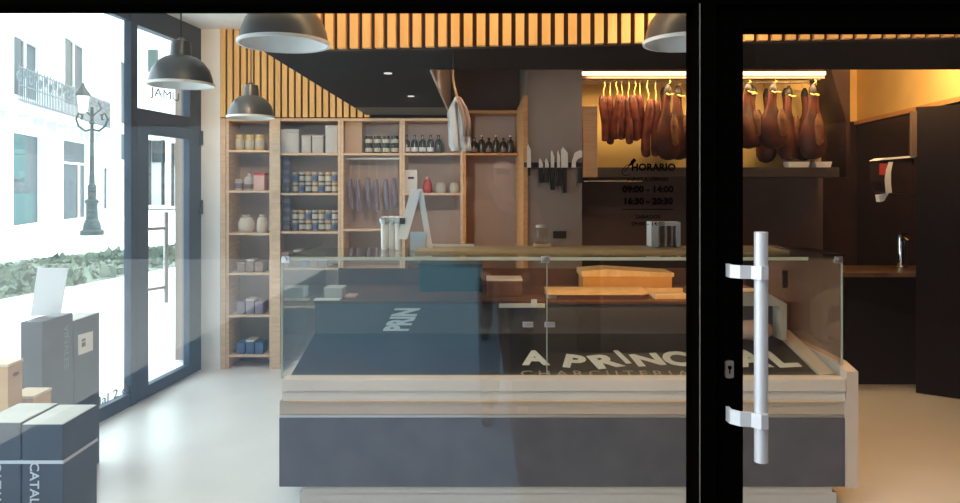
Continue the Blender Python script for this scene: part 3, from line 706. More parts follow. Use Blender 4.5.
link('knob', MB().lathe((XA(427.5,yi),yi,ZA(193,YB)+.1155), [(.012,0),(.018,.012),(.01,.028)], 12), M['pork'], rf, smooth=True)
for i, px in enumerate((441,455)):
    place('crock', mk(lambda: [('body', MB().lathe((0,0,0), [(.038,0),(.046,.02),(.046,.06),(.036,.075)], 16), M['jarlabel']), ('lid', MB().lathe((0,0,0), [(.04,.0755),(.038,.085),(.01,.092)], 16), M['lidw'])],'crock'), (XA(px,yi),yi,ZA(193,YB)), 'crock', ['left pale crock near the red canister','right pale crock, farther from the red canister'][i], 'crock', 'pale crocks')
# unit D
for i in range(6):
    k = 'dkA' if i % 2 else 'dkB'
    place(k, mk(bottle_parts(.030,.155 if i % 2 else .135,M['green'],M['steel'] if i % 2 else M['green'],M['green'] if i % 2 else M['brownpack']),'wine_bottle'), (XA(474.5+i*7.2,yi),yi,ZA(153,YB)), 'wine_bottle', f'{ordl(i,6)} dark bottle on shelf between cloth and knife wall', 'bottle', 'dark bottles right of the cloth')

# ------------------------------------------------------------------ knife rack
yk = 5.1
kr = thing('knife_rack', (XA(552,yk),yk,ZA(165,yk)), 'black magnetic knife strip on the grey wall', 'knife rack')
link('strip', B(XA(523,yk)+.006,XA(583,yk)-.01,yk-.022,yk-.001,ZA(167.3,yk),ZA(162.6,yk),.002), M['bhandle'], kr)
kn = [(529,144,7,4,'narrow'),(541,158,183,4.2,'small'),(547,158,182,4,'small'),(552.5,150,190,3.6,'slim'),(558.5,150,186,3,'slim'),(564.5,147,193,7,'broad'),(577,150,183,11,'curved')]
klab = ['narrow steel blade at the far left of strip','first of two short knives with hidden blades, nearer left','second short knife, just left of the slim blades','slim knife with pale blade, left of pair','slim knife with pale blade, right of pair','broad bladed knife with longest black handle','curved wide cleaver at right end of strip']
for i, (px, pt, pb, w, kd) in enumerate(kn):
    yk2 = yk-.027
    t = thing('kitchen_knife', (XA(px,yk2),yk2,ZA(165,yk2)), klab[i], 'knife', 'knives on the magnetic strip')
    hw = w/2*yk2/F; x = XA(px,yk2); zt_ = ZA(pt,yk2); zm = ZA(167.5,yk2)
    if kd == 'curved':
        poly = [(x-hw,zm),(x-hw*.9,zm+.05),(x-hw*.4,zt_-.02),(x+hw*.6,zt_),(x+hw,zt_-.01),(x+hw,zt_-.05),(x+hw*.2,zt_-.065),(x-hw*.2,zm+.04),(x-hw*.2,zm)]
        hc = x+.02
    else:
        poly = [(x-hw,zm),(x-hw,zt_-.02),(x-hw*.4,zt_),(x+hw,zt_-.045),(x+hw,zm)]; hc = x
    link('blade', MB().prism([(a,yk2,b) for a, b in poly], (0,.004,0)), M['blade'], t)
    if pb > 160:
        hb = .016
        link('handle', B(hc-hb,hc+hb,yk2-.012,yk2+.012,ZA(pb,yk2),zm-.0005,.004), M['bhandle'], t)
    else:
        link('handle', B(hc-.008,hc+.008,yk2-.01,yk2+.012,zm-.06,zm-.0005,.003), M['bhandle'], t)
tag(link('black_handset', B(XA(553,5.09),XA(566,5.09),5.06,5.099,ZA(238,5.09),ZA(231,5.09),.004), M['bhandle'], base=(XA(559,5.09),5.09,ZA(238,5.09))), 'small black handset mounted on wall behind the glass jar', 'handset')

# ------------------------------------------------------------------ ham rack
yr = 5.6
rk = thing('ham_rack', (1.8,yr,1.61), 'lit wall rack for hanging hams with dark ledge', 'rack')
link('ledge', B(XR0+.001,2.85,5.55,5.919,1.61,1.69,.003), M['ledge'], rk)
link('led_strip', B(XR0+.001,XA(826,5.5),5.5,5.52,ZA(75,5.5),ZA(71.5,5.5)), M['led'], rk)
link('led_housing', B(XR0+.001,XA(826,5.5),5.521,5.56,ZA(78,5.5),ZA(69,5.5)), M['boardend'], rk)
zr = ZA(79,yr)
link('rail', MB().cyl((XR0+.001,yr+.03,zr),(XA(822,yr),yr+.03,zr),.008), M['steel'], rk)
xt, xb = XA(827,yr), XA(843,yr)
link('side_panel', MB().prism([(xt,yr-.05,ZA(67,yr)),(xb,yr-.05,ZA(122,yr)),(xb,yr-.05,1.61),(xb+.03,yr-.05,1.61),(xb+.03,yr-.05,ZA(67,yr)+.1),(xt,yr-.05,ZA(67,yr)+.1)], (0,.38,0)), M['darkpanel'], rk)
link('side_box', B(XA(583,5.45),XA(597.5,5.45),5.45,5.549,1.61,ZA(106,5.45),.003), M['wood'], rk)
link('metal_rail', MB().cyl((XA(584,5.5),5.5,ZA(181,5.5)),(XA(642,5.5),5.5,ZA(181,5.5)),.007), M['chrome'], rk)
def ham_proto():
    t = thing('cured_ham', (0,0,0), '-', '-')
    # hangs from z=0 (rope on the rail) downward; hoof up
    pr_ = [(.02,-.70),(.07,-.685),(.105,-.64),(.118,-.57),(.110,-.49),(.085,-.40),(.056,-.33),(.040,-.28),(.033,-.22),(.034,-.16),(.036,-.13)]
    link('meat', MB().lathe((0,0,0), pr_, 20, sy=.6, wob=.05, bend=lambda z: Vector((.03*math.sin(z*4),0,0))), M['ham'], t, smooth=True)
    link('fat_flap', MB().lathe((.035,-.035,0), [(.02,-.60),(.06,-.56),(.065,-.45),(.045,-.36),(.02,-.31)], 14, sx=.7, sy=.6, wob=.08), M['hamfat'], t, smooth=True)
    link('hoof', MB().lathe((-.015,0,0), [(.034,-.13),(.038,-.11),(.028,-.075),(.012,-.05)], 12, sy=.7), M['hoof'], t, smooth=True)
    link('rope', MB().tube([(0,0,-.008),(.012,0,-.03),(-.02,.01,-.07),(-.045,0,-.12),(-.01,-.035,-.145),(.03,-.03,-.14)], .007, 6), M['rope'], t)
    return t
def loin_proto():
    t = thing('cured_loin', (0,0,0), '-', '-')
    pr_ = [(.008,-.50),(.028,-.49),(.034,-.45),(.033,-.36),(.035,-.28),(.031,-.2),(.024,-.145),(.010,-.13)]
    link('meat', MB().lathe((0,0,0), pr_, 14, wob=.08, bend=lambda z: Vector((.015*math.sin(z*11),0,0))), M['loin'], t, smooth=True)
    link('string', MB().tube([(0,0,-.008),(.01,0,-.05),(-.006,0,-.1),(0,0,-.14)], .004, 6), M['rope'], t)
    return t
yh_ = yr+.0
lo = [604,610.5,616.5,622.5,628.5,634.5,640.5,647.5,656]
for i, px in enumerate(lo):
    s_ = 1.0+.05*math.sin(i*1.9)+(.22 if i >= 7 else 0)
    place('loin', loin_proto, (XA(px,yh_),yh_+.02*math.sin(i*2.4),zr), 'cured_loin', f'{ordl(i,9)} of nine dark cured loins hanging at rack left', 'cured meat', 'cured loins on the rack', rz=i*1.3, scale=(1.0+.12*(i>=7),1,s_))
hams = [(668,.93,.72),(682,.92,.95),(702,.92,.95),(722,1,1),(747.5,.80,.92),(757.5,.78,.80),(773,.80,.88),(794,.925,.86),(812,.92,.72),(834,.86,.55)]
hl = ['short ham with bright flap right of the loins','ham hanging just left of the black door post, hoof raised high','ham half seen at left edge of black door post','ham behind the middle of black door post','dark ham just right of the door post','second ham right of the door post','third ham right of the door post, knotted yellow rope','largest ham in the right group, with pale fat streak','ham second from right end, thick pale rope','rightmost ham against the rack side panel']
for i, (px, zs_, xs_) in enumerate(hams):
    if i == 3: continue
    if i == 9: px = 820
    place('ham', ham_proto, (XA(px,yh_),yh_-.04+.11*(i%2),zr), 'cured_ham', hl[i], 'ham', 'cured hams on the rack', rz=.5*math.sin(i*2.1), scale=(xs_*1.16,xs_,zs_))
for i, (px, xs_, zs_, lb) in enumerate(((662,.8,.80,'ham in the back row, directly right of the cured loins'),(676,.85,.9,'ham in the back row between two front hams, left of door post'),
        (765,.8,.95,'long ham in back row behind the knotted-rope ham'),(784,.85,.86,'ham in the back row left of the largest ham'),(803,.85,.92,'ham in the back row between the last two front hams'),(814,.7,.88,'slim ham in the back row near the rack side panel'))):
    place('ham', ham_proto, (XA(px,yr+.2),yr+.2,zr), 'cured_ham', lb, 'ham', 'cured hams on the rack', rz=2.6+.4*math.sin(i*2.7), scale=(xs_,xs_,zs_))
link('rail', MB().cyl((XR0+.001,yr+.2,zr),(XA(808,yr+.2),yr+.2,zr),.008), M['steel'], rk)
for i, (px0, px1) in enumerate(((789,808),(816,830))):
    x0, x1 = XA(px0,5.57), XA(px1,5.57)
    tag(link('drip_tray', MB().prism([(x0,5.56,1.691),(x1,5.56,1.691),(x1+.012,5.56,1.735),(x0-.012,5.56,1.735)], (0,.1,0)), M['paper'], base=(x0,5.6,1.691)), ['pale drip tray under the largest ham','pale drip tray under the rightmost hams'][i], 'tray', 'drip trays on the rack ledge')
# back worktop below the rack
bw = thing('back_worktop', (1.8,5.6,0), 'dark base cabinet with steel worktop under the hams', 'worktop')
link('cabinet_body', B(XR0+.001,2.79,5.4,5.91,0,.99), M['darkpanel'], bw)
link('steel_top', B(XR0+.001,2.79,5.36,5.915,.991,1.02), M['darkcab'], bw)
link('steel_edge', B(XA(585,5.5),XA(632,5.5),5.5,5.52,1.0205,ZA(246.3,5.5)), M['chrome'], bw)

# ------------------------------------------------------------------ kitchen corner
A_, B_, C_, D_ = (3.25,5.22), (3.545,5.015), (3.67,5.195), (3.375,5.40)
tc_ = thing('tall_cabinet', (3.46,5.2,0), 'tall near-black cabinet at the right side', 'cabinet')
link('cabinet_body', MB().prism([(*q,.001) for q in (A_,B_,C_,D_)], (0,0,2.13)), M['darkcab'], tc_)
nx, ny = -.57*.02, -.82*.02
link('door', MB().prism([(A_[0]+.012+nx*1.05,A_[1]-.008+ny*1.05,.08),(B_[0]+nx*1.05,B_[1]+ny*1.05,.08),(B_[0]+nx*.05,B_[1]+ny*.05,.08),(A_[0]+.012+nx*.05,A_[1]-.008+ny*.05,.08)], (0,0,2.03)), M['darkcab'], tc_)
link('edge_post', B(3.205,3.247,5.20,5.22,1.76,2.10), M['post'], tc_)
sk = thing('sink_unit', (3.0,5.7,0), 'dark sink unit with worn wooden worktop edge', 'sink unit')
link('cabinet_body', B(2.84,3.70,5.44,5.90,0,.835), M['darkcab'], sk)
link('worktop', B(2.82,3.72,5.42,5.90,.836,.872,.004), M['mottled'], sk)
fc = thing('sink_tap', (XA(901,5.72),5.72,.872), 'chrome upright tap on the sink worktop', 'tap')
fx = XA(901,5.72)
link('body', MB().lathe((fx,5.72,.8725), [(.045,0),(.045,.012),(.034,.02),(.034,.25),(.028,.27)], 16), M['chrome'], fc, smooth=True)
link('spout', MB().tube([(fx,5.72,.8725+.22),(fx-.02,5.64,1.12),(fx-.03,5.57,1.10)], .014), M['chrome'], fc, smooth=True)
link('lever', B(fx-.012,fx+.055,5.70,5.74,1.143,1.158,.003), M['chrome'], fc)
td = thing('towel_dispenser', (3.12,5.3,ZA(201,5.2)), 'paper towel dispenser with red panel mounted on tall dark cabinet', 'dispenser')
yd = 5.24; xw = 3.252; xl = XA(879,yd)
ztp, zbt_ = ZA(156,yd), ZA(192,yd)
link('body', MB().prism([(xl+.03,yd,zbt_),(xw,yd,zbt_-.02),(xw,yd,ztp-.02),(xl,yd,ztp-.035),(xl,yd,zbt_+.08)], (0,.12,0)), M['darkpanel'], td)
link('top_cover', MB().prism([(xl-.012,yd-.02,ztp-.034),(xw-.03,yd-.02,ztp-.012),(xw-.001,yd-.02,ztp-.012),(xw-.001,yd-.02,ztp+.002),(xl+.03,yd-.02,ztp-.015)], (0,.14,0)), M['paper'], td)
link('red_panel', B(xl+.002,XA(888,yd),yd-.006,yd-.0005,ZA(175,yd),ZA(163.5,yd)), M['red'], td)
cp = [P(px,py,yd-.008) for px, py in ((889,162),(893,162),(891,172),(891,183),(892,193),(886,193),(885,180),(886,170))]
link('front_strip', MB().prism(cp, (0,.006,0)), M['paper'], td)
link('paper_tail', MB().prism([P(px,py,yd+.02) for px, py in ((879,195),(889,193),(884,201),(880,202))], (0,.05,0)), M['paper'], td)

# ------------------------------------------------------------------ cartons in the window, bottom left
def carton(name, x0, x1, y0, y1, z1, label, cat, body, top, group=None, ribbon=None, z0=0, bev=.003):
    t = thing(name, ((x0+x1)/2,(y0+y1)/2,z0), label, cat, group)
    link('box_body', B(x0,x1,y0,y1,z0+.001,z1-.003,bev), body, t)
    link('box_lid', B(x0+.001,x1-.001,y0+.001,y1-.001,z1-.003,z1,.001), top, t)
    if ribbon:
        e = .0025
        mb = MB().box(x0-e,x1+e,y0-e,y0-.0003,ribbon-.006,ribbon+.006).box(x1+.0003,x1+e,y0,y1+e,ribbon-.006,ribbon+.006)
        link('ribbon', mb, M['ribbon'], t)
    return t
yf = 2.6
zt = ZA(424,yf); yb_ = (EYE-zt)*F/(404.5-PY)
xa, xb2 = XA(22,yf), XA(63,yf)
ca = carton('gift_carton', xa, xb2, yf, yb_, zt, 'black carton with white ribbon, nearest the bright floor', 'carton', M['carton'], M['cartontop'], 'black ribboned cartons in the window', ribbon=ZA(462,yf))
def vtext(s_, px, py, Y, hpx, st=1.0):
    return Matrix.Translation(P(px,py,Y)) @ RX @ Matrix.Rotation(-math.pi/2,4,'Z')
mb = MB(); mb.text('CATALUNA', vtext('',34,462,yf-.002,0), .048, .012, .0004, align='LEFT', stretch=1.05); link('lettering', mb, M['ribbon'], ca)
cb = carton('gift_carton', XA(-22,yf), XA(20.5,yf), yf, yb_, zt+.006, 'black carton with white ribbon, cut by the left picture edge', 'carton', M['carton'], M['cartontop'], 'black ribboned cartons in the window', ribbon=ZA(462,yf))
mb = MB(); mb.text('CATALUNA', vtext('',-4,462,yf-.002,0), .048, .012, .0004, align='LEFT', stretch=1.05); link('lettering', mb, M['ribbon'], cb)
# tall dark cartons behind
yt = 3.4; tx0, tx1 = XA(20.5,yt), XA(42.5,yt)
ta = carton('tall_carton', tx0, tx1, yt, 3.655, ZA(322,yt), 'tall dark carton with vertical lettering carrying a white sheet', 'carton', M['carton'], M['carton'], 'tall dark cartons')
RS = Matrix.Rotation(math.pi/2,4,'Z') @ RX
mb = MB(); mb.text('VIÑALES', Matrix.Translation((tx1+.002,3.59,.72)) @ RS @ Matrix.Rotation(-math.pi/2,4,'Z'), .06, .0, .0004, align='CENTER'); link('lettering', mb, M['ironpale'], ta)
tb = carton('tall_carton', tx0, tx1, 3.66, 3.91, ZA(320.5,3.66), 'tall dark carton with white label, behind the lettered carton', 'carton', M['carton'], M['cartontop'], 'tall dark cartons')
lb = link('label', MB().prism([(tx1+.0005,3.70,ZA(355.5,3.70)),(tx1+.0005,3.84,ZA(350,3.84)),(tx1+.0005,3.84,ZA(331,3.84)),(tx1+.0005,3.70,ZA(335,3.70))], (.002,0,0)), M['paper'], tb)
link('label_mark', MB().box(tx1+.0027,tx1+.0035,3.73,3.765,ZA(347,3.74),ZA(342.5,3.74)).box(tx1+.0027,tx1+.0035,3.73,3.765,ZA(341.5,3.74),ZA(339,3.74)), M['iron'], lb)
sh = tag(link('paper_sheet', MB().prism([P(px,py,3.55) for px, py in ((30,317),(61,313),(68,268),(37.5,268))], (0,.004,0)), M['paper'], base=P(45,318,3.55)), 'blank white sheet standing on the tall dark carton', 'sheet')
# wooden crates
yc = 3.0
oc = thing('wooden_crate', (XA(-5,yc),yc+.05,0), 'orange wooden crate with dark handle hole at left edge', 'crate')
cx0, cx1 = XA(-30,yc), XA(8,yc); cz = ZA(367,yc)
link('crate_body', B(cx0,cx1,yc,yc+.094,.001,cz,.001), M['crate'], oc)
link('crate_lid', B(cx0-.003,cx1+.003,yc-.003,yc+.097,cz+.0005,cz+.012,.001), M['crate2'], oc)
link('handle_hole', MB().lathe((0,0,0), [(.014,0),(.014,.0015)], 16, sx=.6, sy=1.5), M['boardend'], oc)
hole = oc.children[-1]; hole.rotation_euler = (0,math.pi/2,0); hole.location = Vector((cx1+.0003,yc+.05,ZA(374,3.05)))-Vector(oc.location)
for v in hole.data.vertices: v.co += Vector(oc.location)
pc = thing('wooden_crate', (-2.04,3.18,0), 'pale wooden crate with flat lid between orange crate and tall carton', 'crate')
pz = ZA(396,3.11)
link('crate_body', B(-2.10,-1.985,3.11,3.24,.001,pz-.012,.002), M['crate'], pc)
link('crate_lid', B(-2.103,-1.982,3.107,3.243,pz-.0115,pz,.002), M['crate2'], pc)

# ------------------------------------------------------------------ street outside
tag(link('street_ground', MB().prism([(-70,-30,-.02),(-2.9,-30,-.02),(-2.9,2.05,-.02),(-2.45,6.3,-.02),(-2.45,80,-.02),(-70,80,-.02)], (0,0,-.1)), M['pave']), 'sunlit pale paving of the street', 'street', kind=S)
M['pave3'] = mat('haze_blue_paving', (.15,.22,.32), .7, col2=(.18,.26,.37), scale=.9)  # unseen pavement, blue put into the colour for the reflected haze
tag(link('street_front', B(-2.9,.2,-30,-2.4,-.12,-.02), M['pave2']), 'unseen road before the shop, tinted blue for reflected haze', 'street', kind=S)
tag(link('pavement_front', B(-2.9,.2,-2.4,2.05,-.12,-.02), M['pave3']), 'unseen pavement before the shop window, tinted blue for reflected haze', 'pavement', kind=S)
tag(link('pavement_dark', B(.2,40,-30,2.05,-.12,-.02), M['oppdark']), 'unseen pavement before the entrance door, darkened to dim its reflection', 'pavement', kind=S)  # unseen, kept dark so the door glass mirrors no haze
ve = thing('verge', (-7.5,14,-.02), 'planted strip along the pale street', 'verge', kind='stuff')
va = [(XA(-60,8.2),8.2),(XA(0,9.6),9.6),(XA(190,13.9),13.9),(-5.0,18),(-6.5,23),(XA(190,18.7),18.7),(XA(0,14.1),14.1),(XA(-60,11.8),11.8)]
link('soil', MB().prism([(a_,b_,-.019) for a_, b_ in va], (0,0,.03)), M['soil'], ve)['kind'] = 'stuff'
gm = MB()
for k in range(1500):
    u = random.random(); v = random.random()
    y_n = 8.5+u*9; xn = XA(-60,8.2)+(y_n-8.2)*.34 if False else None
    # between near edge and far edge
    e0 = Vector((XA(-40,8.7),8.7)).lerp(Vector((-5.2,17.5)), u); e1 = Vector((XA(-40,12.6),12.6)).lerp(Vector((-6.7,22)), u)
    p = e0.lerp(e1, .06+.88*v)
    hgt = random.uniform(.03,.10)*(1.0 if random.random() < .85 else 2.0)*(.6+.8*abs(math.sin(u*7+v*3)))
    for j in range(3):
        a_ = random.random()*6.28; w_ = random.uniform(.05,.13)
        q = Vector((p.x+random.uniform(-.12,.12), p.y+random.uniform(-.12,.12), 0))
        d_ = Vector((math.cos(a_)*w_, math.sin(a_)*w_, 0)); l_ = Vector((random.uniform(-.1,.1), random.uniform(-.1,.1), hgt))
        vs = [gm.bm.verts.new(q-d_), gm.bm.verts.new(q+d_), gm.bm.verts.new(q+d_*.6+l_*.7), gm.bm.verts.new(q+l_)]
        gm.bm.faces.new(vs)
link('leaves', gm, M['grass'], ve)['kind'] = 'stuff'
# facade along the street
FA0 = Vector((-16.9,24.7)); FD = Vector((-.24,1)).normalized(); FN = Vector((FD.y,-FD.x))
def FYp(px): return 10.97/((480-px)/700*1.0-.0 and ((px-480)/700+.24)*-1 if False else 1) if False else -10.97/((px-480)/700+.24)
def fpt(Y, off=0):
    x = -16.9-.24*(Y-24.7); return Vector((x,Y))+FN*off
def fbx(mb, ya, yb, z0, z1, o1, o0=0):
    a_, b_ = fpt(ya), fpt(yb)
    mb.prism([(*(a_+FN*o0),z0),(*(b_+FN*o0),z0),(*(b_+FN*o1),z0),(*(a_+FN*o1),z0)], (0,0,z1-z0)); return mb
bl = thing('townhouse', (*fpt(28,-3),0), 'white rendered townhouse with balconies across the street', 'building')
openings = [(13.5,41,135,224,'door'),(63.5,87,142,220,'door'),(14,39,42,98,'window'),(65,85,43,106,'window'),(121,127,62,124,'window'),(121,127,134,160,'window'),(104,109,168,209,'door')]
# wall split around openings: one mesh of boxes
ys_ = sorted({12.0,44.0}|{-1 for _ in ()})
for_wall = MB()
spans = []
for (a_, b_, t_, bt, kd) in openings:
    ya, yb = FYp(a_), FYp(b_); spans.append((ya, yb, ZA(bt,(ya+yb)/2), ZA(t_,(ya+yb)/2), kd))
cuts = sorted({12.0,43.3}|{s_[0] for s_ in spans}|{s_[1] for s_ in spans})
for i in range(len(cuts)-1):
    a_, b_ = cuts[i], cuts[i+1]; mid = (a_+b_)/2
    hs = sorted([(max(0,s_[2]), s_[3]) for s_ in spans if s_[0] <= mid <= s_[1]])
    z = -.02
    for (z0_, z1_) in hs:
        if z0_ > z+.01: fbx(for_wall, a_, b_, z, z0_, -.5)
        z = z1_
    fbx(for_wall, a_, b_, z, 15, -.5)
link('wall', for_wall, M['facade'], bl)
for k, (ya, yb, z0_, z1_, kd) in enumerate(spans):
    z0_ = max(0, z0_); m1 = M['win']
    d_ = fbx(MB(), ya, yb, z0_, z1_, -.2, -.13)
    w_ = link(kd, d_, m1 if k != 2 else M['shutter2'], bl)
    if yb-ya > 1.5:
        q = ya+(yb-ya)*.5
        if k == 0: link('shutter', fbx(MB(), ya, q, (z0_+z1_)/2, z1_, -.05, -.12), M['shutter'], w_); link('lower_panel', fbx(MB(), ya, ya+(yb-ya)*.8, z0_, z0_+1.2, -.06, -.12), M['shutter'], w_)
        elif k == 1: link('transom_bar', fbx(MB(), ya, yb, z0_+2.5, z0_+2.6, -.06, -.12), M['stone'], w_); link('mullion', fbx(MB(), q+.6, q+.8, z0_, z0_+2.5, -.06, -.12), M['stone'], w_)
        else:
            link('shutter', fbx(MB(), ya, ya+(yb-ya)*.3, z0_, z1_, -.02, -.12), M['shutter2'], w_)
            link('mullion', fbx(MB(), q-.1, q+.1, z0_, z1_, -.06, -.12), M['stone'], w_)
for (pa, pb, pz, ph) in ((-8,62,106,66),(63,92,119,80)):
    ya, yb = FYp(pa), FYp(pb); ym = (ya+yb)/2; zs_ = ZA(pz+6,ym)
    bo = link('balcony', fbx(MB(), ya, yb, zs_-.25, zs_, .9), M['stone'], bl)
    br = MB()
    for t_ in range(5):
        yy = ya+(yb-ya)*(t_+.5)/5
        fbx(br, yy, yy+.25, zs_-.7, zs_-.251, .45)
    link('bracket', br, M['stone'], bo)
    rm = MB(); zt_ = zs_+1.35; n = int((yb-ya)/.16)
    for t_ in range(n+1):
        yy = ya+(yb-ya)*t_/n; pnt = fpt(yy,.82)
        rm.cyl((*pnt,zs_),(*pnt,zt_-.1*(t_%2)),.022,n=5)
        if t_ % 3 == 0:
            cz_ = zs_+.9+.15*(t_%2)
            ringp = [(*(pnt+FD*(.16*math.cos(s_))), cz_+.16*math.sin(s_)) for s_ in [q_*.785 for q_ in range(9)]]
            rm.tube(ringp, .03, 5)
    for z_ in (zs_+.12, zs_+.62, zt_-.1):
        rm.tube([(*fpt(ya,.82),z_),(*fpt(yb,.82),z_)], .03, 5)
    link('railing', rm, M['ironpale'], bo)
pp = FYp(105); link('downpipe', MB().cyl((*fpt(pp,.12),5.4),(*fpt(pp,.12),14),.16), M['stone'], bl)
# end building facing the shop
b2 = thing('shopfront_building', (-18,44.5,0), 'pale building with two tall display windows, seen through side door', 'building')
yb2 = 44.0; wn = [(147.5,165.5,140,205),(170.5,187,143,206)]
def bx2(mb, px0, px1, pt, pb, y0, y1): 
    return mb.box(XA(px0,yb2),XA(px1,yb2),y0,y1,max(0,ZA(pb,yb2)),ZA(pt,yb2))
wl = MB()
bx2(wl,129,147.5,-60,212,yb2,yb2+1); bx2(wl,165.5,170.5,-60,212,yb2,yb2+1); bx2(wl,187,300,-60,212,yb2,yb2+1)
for (a_,b_,t_,bt) in wn: bx2(wl,a_,b_,-60,t_,yb2,yb2+1); bx2(wl,a_,b_,bt,213,yb2,yb2+1)
link('wall', wl, M['facade'], b2)
link('ledge', bx2(MB(),140,192,206,209,yb2-.5,yb2-.01), M['stone'], b2)
for (a_,b_,t_,bt) in wn:
    w_ = link('window', bx2(MB(),a_,b_,t_,bt,yb2+.7,yb2+.8), M['facade'], b2)
    link('dark_upper_part', bx2(MB(),a_+1,b_-5.5 if a_<150 else b_-6,t_+1,t_+22,yb2+.5,yb2+.69), M['win'], w_)  # darker upper part of the window, set behind its frame
    fm = MB(); bx2(fm,a_,a_+.8,t_,bt,yb2+.1,yb2+.4); bx2(fm,b_-1.2,b_,t_,bt,yb2+.1,yb2+.4); bx2(fm,b_-5,b_-4,t_,bt,yb2+.1,yb2+.4)
    link('window_frame', fm, M['win'], w_)
link('shutter', bx2(MB(),149,158,50,72,yb2-.15,yb2-.01), M['shutter'], b2)
# lamp post
Yl = 22.0; lx_ = XA(92,Yl)
lp = thing('street_lamp', (lx_,Yl,-.02), 'ornate iron street lamp with lantern on the white street', 'street lamp')
zl = lambda py: ZA(py,Yl)
link('base', MB().lathe((lx_,Yl,0), [(.34,-.019),(.34,.12),(.26,.16),(.25,.3),(.17,.5),(.16,.95),(.2,1.0),(.2,1.06),(.12,1.12),(.13,1.5),(.09,1.6)], 12), M['iron'], lp)
link('post', MB().lathe((lx_,Yl,0), [(.085,1.6),(.06,2.6),(.05,3.45),(.1,3.5),(.05,3.56),(.045,4.0)], 12), M['iron'], lp, smooth=True)
sc_ = MB()
for s_ in (-1,1):
    sc_.tube([(lx_,Yl,3.3),(lx_+s_*.22,Yl,3.25),(lx_+s_*.42,Yl,3.4),(lx_+s_*.5,Yl,3.62),(lx_+s_*.42,Yl,3.8),(lx_+s_*.3,Yl,3.75),(lx_+s_*.33,Yl,3.6)], .035, 6)
    sc_.tube([(lx_,Yl,3.7),(lx_+s_*.3,Yl,3.95),(lx_+s_*.2,Yl,4.15)], .025, 6)
link('scroll_arms', sc_, M['iron'], lp, smooth=True)
link('lantern', MB().lathe((lx_-.28,Yl,0), [(.1,3.82),(.14,3.86),(.2,4.35)], 6), M['stone'], lp)
link('lantern_cap', MB().lathe((lx_-.28,Yl,0), [(.24,4.35),(.22,4.42),(.08,4.62),(.03,4.75)], 6), M['iron'], lp)

# ------------------------------------------------------------------ world behind the camera (reflected in the panes)
o1 = thing('opposite_house', (6,-9.5,0), 'unseen brown house across from the shop, raised to cut daylight', 'building')
om = MB().box(-.5,30,-11,-9,-.02,24); link('wall', om, M['oppdark'], o1)  # unseen house, height raised to hold back sky light at the front
o2 = thing('opposite_house', (-8,-10,0), 'grey house across from the shop', 'building')
link('wall', MB().box(-24,-.6,-12,-10.5,2.8,9), M['opppale'], o2)
M['plinth'] = mat('haze_tint_plinth', (.19,.245,.27), .9, col2=(.23,.28,.305), scale=.5)  # unseen lower wall, toned like the road to carry reflected haze upward
link('ground_floor', MB().box(-24,-.6,-12,-10.5,-.02,2.79), M['plinth'], o2)
o3 = thing('shade_block', (9,-4,0), 'unseen block added to shade the ground before the shop', 'building')
link('wall', MB().box(5.2,12,-8.9,1.9,-.02,18.0), M['oppdark'], o3)  # unseen block, added to keep the sun off the front ground

# ------------------------------------------------------------------ the photographer, mirrored in the pane
M['skin'] = mat('skin', (.55,.30,.22), .6); M['jacket'] = mat('rust_jacket', (.22,.075,.04), .85, bump=.3, scale=30)
M['trousers'] = mat('dark_trousers', (.03,.035,.05), .85); M['shoe'] = mat('black_shoe', (.012,.012,.012), .5); M['hair'] = mat('dark_hair', (.02,.013,.01), .6)
pxo, pyo = .17, -.36
pe = thing('person', (pxo,pyo,-.02), 'person in rust jacket and dark trousers holding up a phone, mirrored in the shop window', 'person')
def skin(name, verts, edges, rad, m_, root=0, sub=2, parent=pe):
    me = bpy.data.meshes.new(name); me.from_pydata([Vector(v)-Vector(pe.location) for v in verts], edges, [])
    o = bpy.data.objects.new(name, me); C.objects.link(o); o.parent = parent; ORG[o.name] = Vector(pe.location)
    md = o.modifiers.new('skin','SKIN'); md.use_smooth_shade = True
    for i, d in enumerate(me.skin_vertices[0].data):
        rr = rad[i]; d.radius = rr if isinstance(rr, tuple) else (rr, rr); d.use_root = (i == root)
    o.modifiers.new('sub','SUBSURF').levels = sub; o.modifiers['sub'].render_levels = sub
    me.materials.append(m_); return o
V, E, Rr = [], [], []
def vx(p, rr, fr=None):
    V.append(p); Rr.append(rr)
    if fr is not None: E.append((fr, len(V)-1))
    return len(V)-1
X = pxo
pel = vx((X,pyo,.95), (.15,.11)); wai = vx((X,pyo,1.08), (.135,.10), pel); che = vx((X,pyo+.01,1.28), (.16,.11), wai); nb = vx((X,pyo+.01,1.43), (.07,.06), che)
nk = vx((X-.01,pyo+.02,1.50), (.052,.055), nb); jaw = vx((X-.02,pyo+.06,1.56), (.062,.075), nk); brow = vx((X-.02,pyo+.055,1.65), (.076,.092), jaw); top_ = vx((X-.02,pyo+.04,1.72), (.05,.06), brow)
nose = vx((X-.02,pyo+.165,1.605), .013, jaw)
hands = {}
for s_, hx_ in ((-1,-.085),(1,.085)):
    sh_ = vx((X+s_*.17,pyo,1.38), .062, che); el = vx((X+s_*.27-.06,pyo+.02,1.17), .045, sh_)
    wr = vx((hx_+s_*.03,-.11,1.45), .028, el); pa = vx((hx_+s_*.012,-.075,1.515), (.022,.034), wr)
    for k_, (dx, dz) in enumerate(((0,.075),(.004,.055),(.006,.034),(.008,.014))):
        f1 = vx((hx_-s_*.005,-.052,1.515+dz*.7), .0095, pa); f2 = vx((hx_-s_*.018,-.030,1.515+dz), .0085, f1); vx((hx_-s_*.036,-.026,1.515+dz+.003), .0075, f2)
    t1 = vx((hx_-s_*.012,-.070,1.525), .011, pa); vx((hx_-s_*.04,-.062,1.54), .009, t1)
